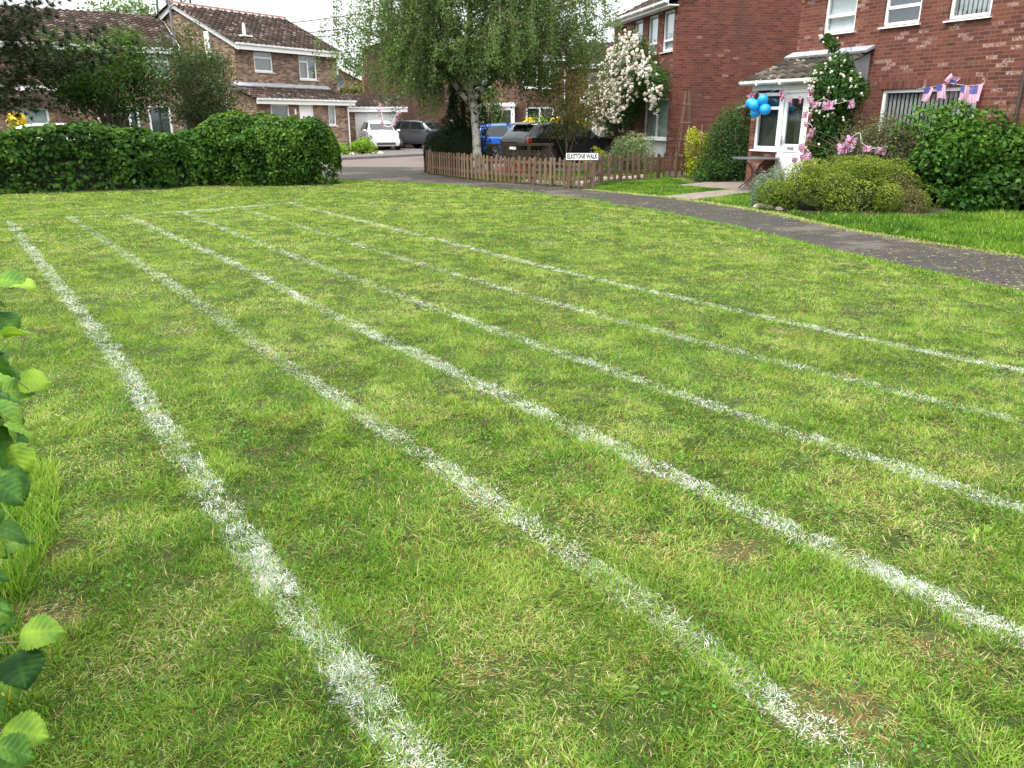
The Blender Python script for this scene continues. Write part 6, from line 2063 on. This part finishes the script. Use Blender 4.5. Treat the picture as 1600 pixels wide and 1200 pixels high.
    for fx in (-.60, .64):
        for sy in (-1, 1):
            cx, cy = fx * L_ / 2, sy * (hw - .015)
            MB().lathe([(r_ * 1.17, -.02), (r_ * 1.17, .010)], 24, M=Matrix.Translation((cx, sy * (hw - .0), r_ + .01)) @ Matrix.Rotation(R(-90 * sy), 4, 'X')).build('wheel_arch', M['black'], t)
            Mx = Matrix.Translation((cx, cy, r_)) @ Matrix.Rotation(R(-90 * sy), 4, 'X')
            ty = MB().lathe([(r_ * .62, -.17), (r_ * .93, -.17), (r_, -.13), (r_, .0), (r_ * .94, .035), (r_ * .66, .04), (r_ * .62, .03)], 24, M=Mx).build('wheel', M['tyre'], t, smooth=True)
            rm = MB().lathe([(r_ * .64, .025), (r_ * .64, .036), (r_ * .57, .038), (r_ * .57, .025)], 24, M=Mx)
            for q in range(5):
                a = q * 2 * math.pi / 5
                for e in (-.16, .16):
                    Mq = Mx @ Matrix.Rotation(a + e, 4, 'Z')
                    rm.box(.03, r_ * .60, -.016, .016, .022, .04, Mq)
            rm.lathe([(.055, .02), (.055, .046), (.02, .05)], 12, M=Mx)
            rm.build('rim', M['alu'], ty)
    # mirrors, door handles, door seams
    for sy in (-1, 1):
        mm = MB().lathe([(.02, -.05), (.075, -.03), (.085, .02), (.05, .06), (.01, .065)], 10, M=Matrix.Translation((.42 * L_ / 2, sy * (hw + .10), 1.0 * h)) @ Matrix.Rotation(R(90), 4, 'Y') @ Matrix.Diagonal((.8, 1.25, 1, 1)))
        mm.box(.40 * L_ / 2, .44 * L_ / 2, min(sy * (hw - .08), sy * (hw + .08)), max(sy * (hw - .08), sy * (hw + .08)), .94 * h, .965 * h)
        mm.build('wing_mirror', body, t, smooth=True)
        for fx in (-.22, .18):
            MB().box(fx * L_ / 2 - .09, fx * L_ / 2 + .09, sy * (hw - .012) - .012, sy * (hw - .012) + .012, .80 * h, .825 * h).build('door_handle', body, t)
    return t


car('hatchback_car', 'white rounded hatchback parked nose-out by the garage of the buff house', (-7.55, 45.9, 0), -70, 3.9, 1.70, 1.55, paint('white_car_paint', (.78, .78, .78)))
car('crossover_car', 'dark grey crossover with alloy wheels beside the white hatchback', (-5.1, 47.4, 0), -30, 4.15, 1.78, 1.57, paint('grey_car_paint', (.055, .058, .068), metal=.4), 'suv')
blue = car('hatchback_car', 'bright blue hatchback with roof bars parked behind the birch trunk', (0.2, 31.9, 0), 16, 3.95, 1.68, 1.46, paint('blue_car_paint', (.012, .13, .62)))
for x in (-.55, .35):
    rb = MB().box(x - .03, x + .03, -.66, .66, 1.48, 1.515)
    for y in (-.6, .6): rb.box(x - .05, x + .05, y - .04, y + .04, 1.36, 1.485)
    rb.build('roof_bar', M['black'], blue)
blk = car('estate_car', 'glossy black car with rear spoiler and red tail light before the brick porch', (1.85, 29.2, 0), 34, 4.45, 1.82, 1.5, paint('black_car_paint', (.008, .008, .009), .16, coat=.15), 'suv')
MB().prism([(-1.62, -.62, 1.485), (-2.02, -.62, 1.43), (-2.02, -.62, 1.46), (-1.62, -.62, 1.515)], (0, 1.24, 0)).build('spoiler', M['galv'], blk)
car('hatchback_car', 'white car roof showing above the long hedge before the far left house', (-16.7, 30.6, 0), 14, 4.0, 1.75, 1.47, paint('cream_white_car_paint', (.74, .74, .74)), group=None)
car('hatchback_car', 'pale silver car nose glimpsed between the grey crossover and the dark yew', (-3.2, 51.5, 0), -72, 4.0, 1.72, 1.6, paint('silver_car_paint', (.62, .62, .63)))

# ------------------------------------------------------------------ garden furniture and decorations
tb = thing('bistro_table', 'round grey metal bistro table with curved legs on the garden paving', 'table', (5.78, 18.95, 0))
MB().lathe([(.02, .715), (.50, .715), (.545, .72), (.55, .735), (.545, .748), (.50, .752), (.02, .752)], 36).build('tabletop', M['metal_grey'], tb, smooth=False)
for k in range(4):
    a = R(35 + 90 * k)
    pr = [(.40, .71), (.30, .64), (.15, .56), (.075, .46), (.07, .36), (.12, .26), (.25, .15), (.38, .07), (.43, .0)]
    MB().tube([(r * math.cos(a), r * math.sin(a), z) for r, z in pr], .014, 7).build('leg', M['metal_grey'], tb, smooth=True)
mm = MB()
rg = [(.085 * math.cos(R(q * 20)), .085 * math.sin(R(q * 20)), .41) for q in range(19)]
mm.tube(rg, .009, 6)
mm.build('leg_ring', M['metal_grey'], tb, smooth=True)

AM = Matrix.Translation(A0) @ Matrix.Rotation(R(AR), 4, 'Z')
bc = thing('balloon_cluster', 'cluster of five sky blue balloons tied by the porch window', 'balloons', AM @ Vector((0.36, -1.62, 1.92)), AR)
for dx, dy, dz, s in ((-.22, .02, .05, .125), (0, -.07, .0, .13), (.17, .0, .12, .125), (.27, .0, -.09, .13), (-.06, .02, -.16, .115)):
    c = Vector((dx, dy, dz))
    ax = (c - Vector((0.03, .1, 0))).normalized() if c.length > .02 else Vector((0, -1, 0))
    Mx = Matrix.Translation(c) @ ax.to_track_quat('Z', 'Y').to_matrix().to_4x4()
    prof = [(max(.004, s * math.sin(math.pi * q / 14) * (1 if q > 7 else 1 - .12 * math.cos(math.pi * q / 14))), -s * 1.12 * math.cos(math.pi * q / 14)) for q in range(15)]
    b_ = MB().lathe(prof, 20, M=Mx).build('balloon', M['balloon'], bc, smooth=True)
    MB().lathe([(.004, -s * 1.12), (.013, -s * 1.22), (.002, -s * 1.12)], 8, M=Mx).build('knot', M['balloon'], b_)
MB().tube([(0, .05, 0), (.05, .10, .12), (.0, .26, .3)], .004, 5).build('string', M['cord'], bc)


def flag(parent, p, w, h, rz, mat, shape='rect', sway=(0, 0), name='flag', roll=0.0, rr=random):
    """hanging flag with its top edge centred at p, folds along its width"""
    nu, nv = 8, 6
    V, F, UV = [], [], []
    ph = rr.uniform(0, 6)
    for i in range(nu + 1):
        for j in range(nv + 1):
            u, v = i / nu, j / nv
            x = (u - .5) * w
            if shape == 'tri': x *= (1 - v) * 0.97 + 0.03
            y = .14 * w * math.sin(u * 6 + ph + v * 2.5) * (0.4 + v) + sway[1] * v * h
            z = -v * h + .05 * h * math.sin(u * 5 + ph)
            x, z = x + sway[0] * v * h + .0, z
            x, z = x * math.cos(roll) - z * math.sin(roll), x * math.sin(roll) + z * math.cos(roll)
            V.append((p[0] + x * math.cos(rz) - y * math.sin(rz), p[1] + x * math.sin(rz) + y * math.cos(rz), p[2] + z))
            UV.append((u if shape != 'tri' else .5 + (u - .5) * (1 - v), 1 - v))
    for i in range(nu):
        for j in range(nv):
            F.append((i * (nv + 1) + j, i * (nv + 1) + j + 1, (i + 1) * (nv + 1) + j + 1, (i + 1) * (nv + 1) + j))
    o = MB().add(V, F).build(name, mat, parent, smooth=True)
    uvl = o.data.uv_layers.new(name='UVMap')
    for lp in o.data.loops:
        uvl.data[lp.index].uv = UV[lp.vertex_index]
    return o


def bunting(label, loc, rz, pts, flags, mat, shape='rect', seed=0, cordr=.0032, group='strings of bunting round the houses'):
    """pts: the cord; flags: (fraction along the cord, width, height, turn, roll)"""
    t = thing('bunting', label, 'bunting', loc, rz, group)
    rr = random.Random(seed)
    P = [Vector(p) for p in pts]
    dense = [Vector(p) for p in catmull(np.array([tuple(p) for p in P]), 8)]
    MB().tube(dense, cordr, 5).build('cord', M['cord'], t)
    for f, w, h, tu, ro in flags:
        x = f * (len(dense) - 1)
        k = min(len(dense) - 2, int(x))
        p = dense[k].lerp(dense[k + 1], x - k)
        flag(t, p + Vector((0, -.012, 0)), w, h, R(tu), mat, shape, (rr.uniform(-.2, .2), rr.uniform(-.15, .1)), roll=R(ro), rr=rr)
    return t


bunting('union flag pennants strung across the porch window and door', A0, AR, [(-.25, -1.42, 2.13), (.05, -1.46, 2.24), (.35, -1.46, 2.17), (.9, -1.46, 2.27), (1.15, -1.45, 2.08), (1.5, -1.45, 2.1), (1.85, -1.55, 2.24), (2.15, -1.75, 2.22)],
        [(.07, 0.133, 0.166, 20, 15), (.16, 0.146, 0.173, -10, -12), (.30, 0.133, 0.146, 15, 25), (.45, 0.159, 0.173, 0, 0), (.51, 0.146, 0.166, 10, -25), (.60, 0.126, 0.159, 10, 20), (.72, 0.133, 0.173, 0, 0), (.86, 0.159, 0.159, -5, 15), (.96, 0.159, 0.146, 10, -10)], M['union'], 'tri', 1)
bunting('union flags strung through the climbing rose by the door', A0, AR, [(2.15, -1.9, 2.1), (2.35, -1.92, 1.95), (2.6, -1.9, 2.02), (2.8, -1.75, 1.92), (3.0, -1.5, 2.0)],
        [(.08, 0.146, 0.133, 0, 10), (.33, 0.159, 0.133, 10, -10), (.62, 0.265, 0.179, 8, 0), (.95, 0.199, 0.173, -10, 20)], M['union'], 'rect', 2)
bunting('small union flags hanging low down the climbing rose', A0, AR, [(2.25, -1.9, 1.9), (2.1, -1.92, 1.62), (2.4, -1.92, 1.45), (2.15, -1.9, 1.1), (2.4, -1.95, .95), (2.0, -1.9, .78)],
        [(.1, 0.133, 0.133, 0, 10), (.28, 0.119, 0.106, 10, 0), (.42, 0.159, 0.173, -10, 5), (.6, 0.133, 0.133, 15, 10), (.66, 0.133, 0.133, -5, -12), (.85, 0.279, 0.173, 10, 14), (.97, 0.199, 0.133, -10, -18)], M['union'], 'rect', 3)
bunting('bright union flags draped over the twiggy shrub behind the hebe mound', (6.9, 15.9, 0), -12, [(-.42, -.2, 1.10), (-.32, -.22, 1.2), (-.12, -.3, 1.36), (-.06, -.36, 1.18), (.12, -.4, 1.08), (.42, -.34, 1.11)],
        [(.16, 0.279, 0.199, 0, 12), (.30, 0.225, 0.225, 12, -15), (.70, 0.179, 0.113, 0, 4), (.92, 0.185, 0.133, -8, -8)], M['union'], 'rect', 4, .0045)
us = bunting('faded striped flags with blue corners along the top of the wide window', A0, AR, [(3.4, -.08, 2.22), (3.75, -.1, 2.24), (4.1, -.1, 2.3), (4.5, -.1, 2.24), (4.75, -.08, 2.25)],
        [(.22, .2, .3, 0, -22), (.40, .2, .27, 6, -4), (.52, .25, .16, 0, 160), (.73, .22, .29, -5, -6), (.95, .22, .32, 5, 2)], M['stripes'], 'rect', 5)
bunting('pink union bunting hanging in two swags before the garage and grey car', (0, 43.2, 0), 0, [(-7.02, 0, 2.45), (-6.92, 0, 1.95), (-6.80, 0, 1.35), (-6.5, 0, 1.25), (-6.3, 0, 1.55), (-6.05, 0, 2.0), (-5.6, 0, 2.1)],
        [(.04, 0.225, 0.199, 0, 30), (.12, 0.225, 0.199, 10, -60), (.2, 0.225, 0.199, 0, -70), (.28, 0.225, 0.199, 0, -60), (.34, 0.199, 0.199, 0, -60), (.62, 0.265, 0.225, 0, 50), (.7, 0.239, 0.199, 0, 55), (.78, 0.239, 0.199, 0, 60), (.86, 0.199, 0.199, 0, 40)], M['union'], 'tri', 6, .012)
bunting('pink union bunting behind the loose tree on the buff house lean-to', (0, 37.2, 0), 0, [(-12.85, 0, 3.0), (-12.95, 0, 2.6), (-13.0, 0, 2.1), (-12.9, 0, 1.8)],
        [(.05, 0.199, 0.185, 0, 40), (.2, 0.199, 0.185, 0, 60), (.75, 0.199, 0.185, 0, 60), (.9, 0.199, 0.185, 0, -60)], M['union'], 'tri', 7, .01)

ob = thing('obelisk_trellis', 'slender wooden obelisk plant support against the blank flank wall', 'trellis', (5.5, 25.75, 0))
for sx, sy in ((-1, -1), (1, -1), (1, 1), (-1, 1)):
    MB().tube([(.24 * sx, .24 * sy, 0), (.05 * sx, .05 * sy, 2.45)], .010, 6).build('leg', M['rail'], ob)
for z in (.5, 1.0, 1.5, 2.05):
    k = .24 - .18 * z / 2.45 + .012
    MB().box(-k, k, -k - .01, -k + .01, z, z + .03).box(-k, k, k - .01, k + .01, z, z + .03).box(-k - .01, -k + .01, -k, k, z - .001, z + .029).box(k - .01, k + .01, -k, k, z - .001, z + .029).build('rung', M['rail'], ob)

lp = thing('lamp_post', 'dark slim street lamp column rising between the two left houses', 'lamp post', (-14.5, 36, 0))
MB().tube([(0, 0, 0), (0, 0, 1.2), (0, 0, 1.25), (-.03, 0, 8.2)], [.085, .085, .058, .05], 10).build('column', M['galv'], lp, smooth=True)
MB().tube([(-.02, 0, 6.05), (.1, -.1, 6.15), (.3, -.25, 6.2)], [.05, .045, .03], 8).build('bracket', M['stone'], lp)
MB().tube([(-.03, 0, 8.15), (.3, -.3, 8.3), (.9, -.8, 8.35)], .03, 7).box(.7, 1.3, -1.1, -.75, 8.28, 8.42).build('lantern', M['galv'], lp)

py_ = thing('electricity_pylon', 'distant grey lattice pylon behind the lamp post', 'pylon', (-59.6, 150, 0))
lm, bm2 = MB(), MB()
def pw_(z): return 2.6 * (1 - z / 55) + .5
for sx in (-1, 1):
    for sy in (-1, 1):
        lm.tube([(sx * pw_(0), sy * pw_(0), 0), (sx * pw_(36), sy * pw_(36), 36)], .19, 5)
zz = 0.0
while zz < 34:
    z2 = zz + 3.2
    for sy in (-1, 1):
        a, b = pw_(zz), pw_(z2)
        bm2.tube([(-a, sy * a, zz), (b, sy * b, z2)], .11, 4)
        bm2.tube([(a, sy * a, zz), (-b, sy * b, z2)], .11, 4)
    zz = z2
for z in (19, 25, 31): bm2.tube([(-7, 0, z), (7, 0, z)], .12, 4)
lm.build('leg', M['galv'], py_)
bm2.build('brace', M['galv'], py_)
M['wire'] = plain('grey_cable', (.11, .12, .13), .6)
for i, (za, zb, lab) in enumerate([(16.2, 24.5, 'topmost thin power cable rising to the right over the buff house'), (14.6, 22.0, 'second highest thin power cable across the gap of sky'), (14.9, 19.6, 'third thin power cable above the gap between buff house and birch'), (11.4, 17.3, 'fourth thin power cable, just over the buff house roof'), (12.2, 14.2, 'lowest thin power cable in the sky gap by the birch')]):
    n = 20
    w_ = MB().tube([(-59.6 + 62 * q / n, 150, za + (zb - za) * q / n - 1.2 * math.sin(math.pi * q / n)) for q in range(n + 1)], .085, 4).build('power_line', M['wire'])
    tag(w_, lab, 'power line', 'power cables in the sky')
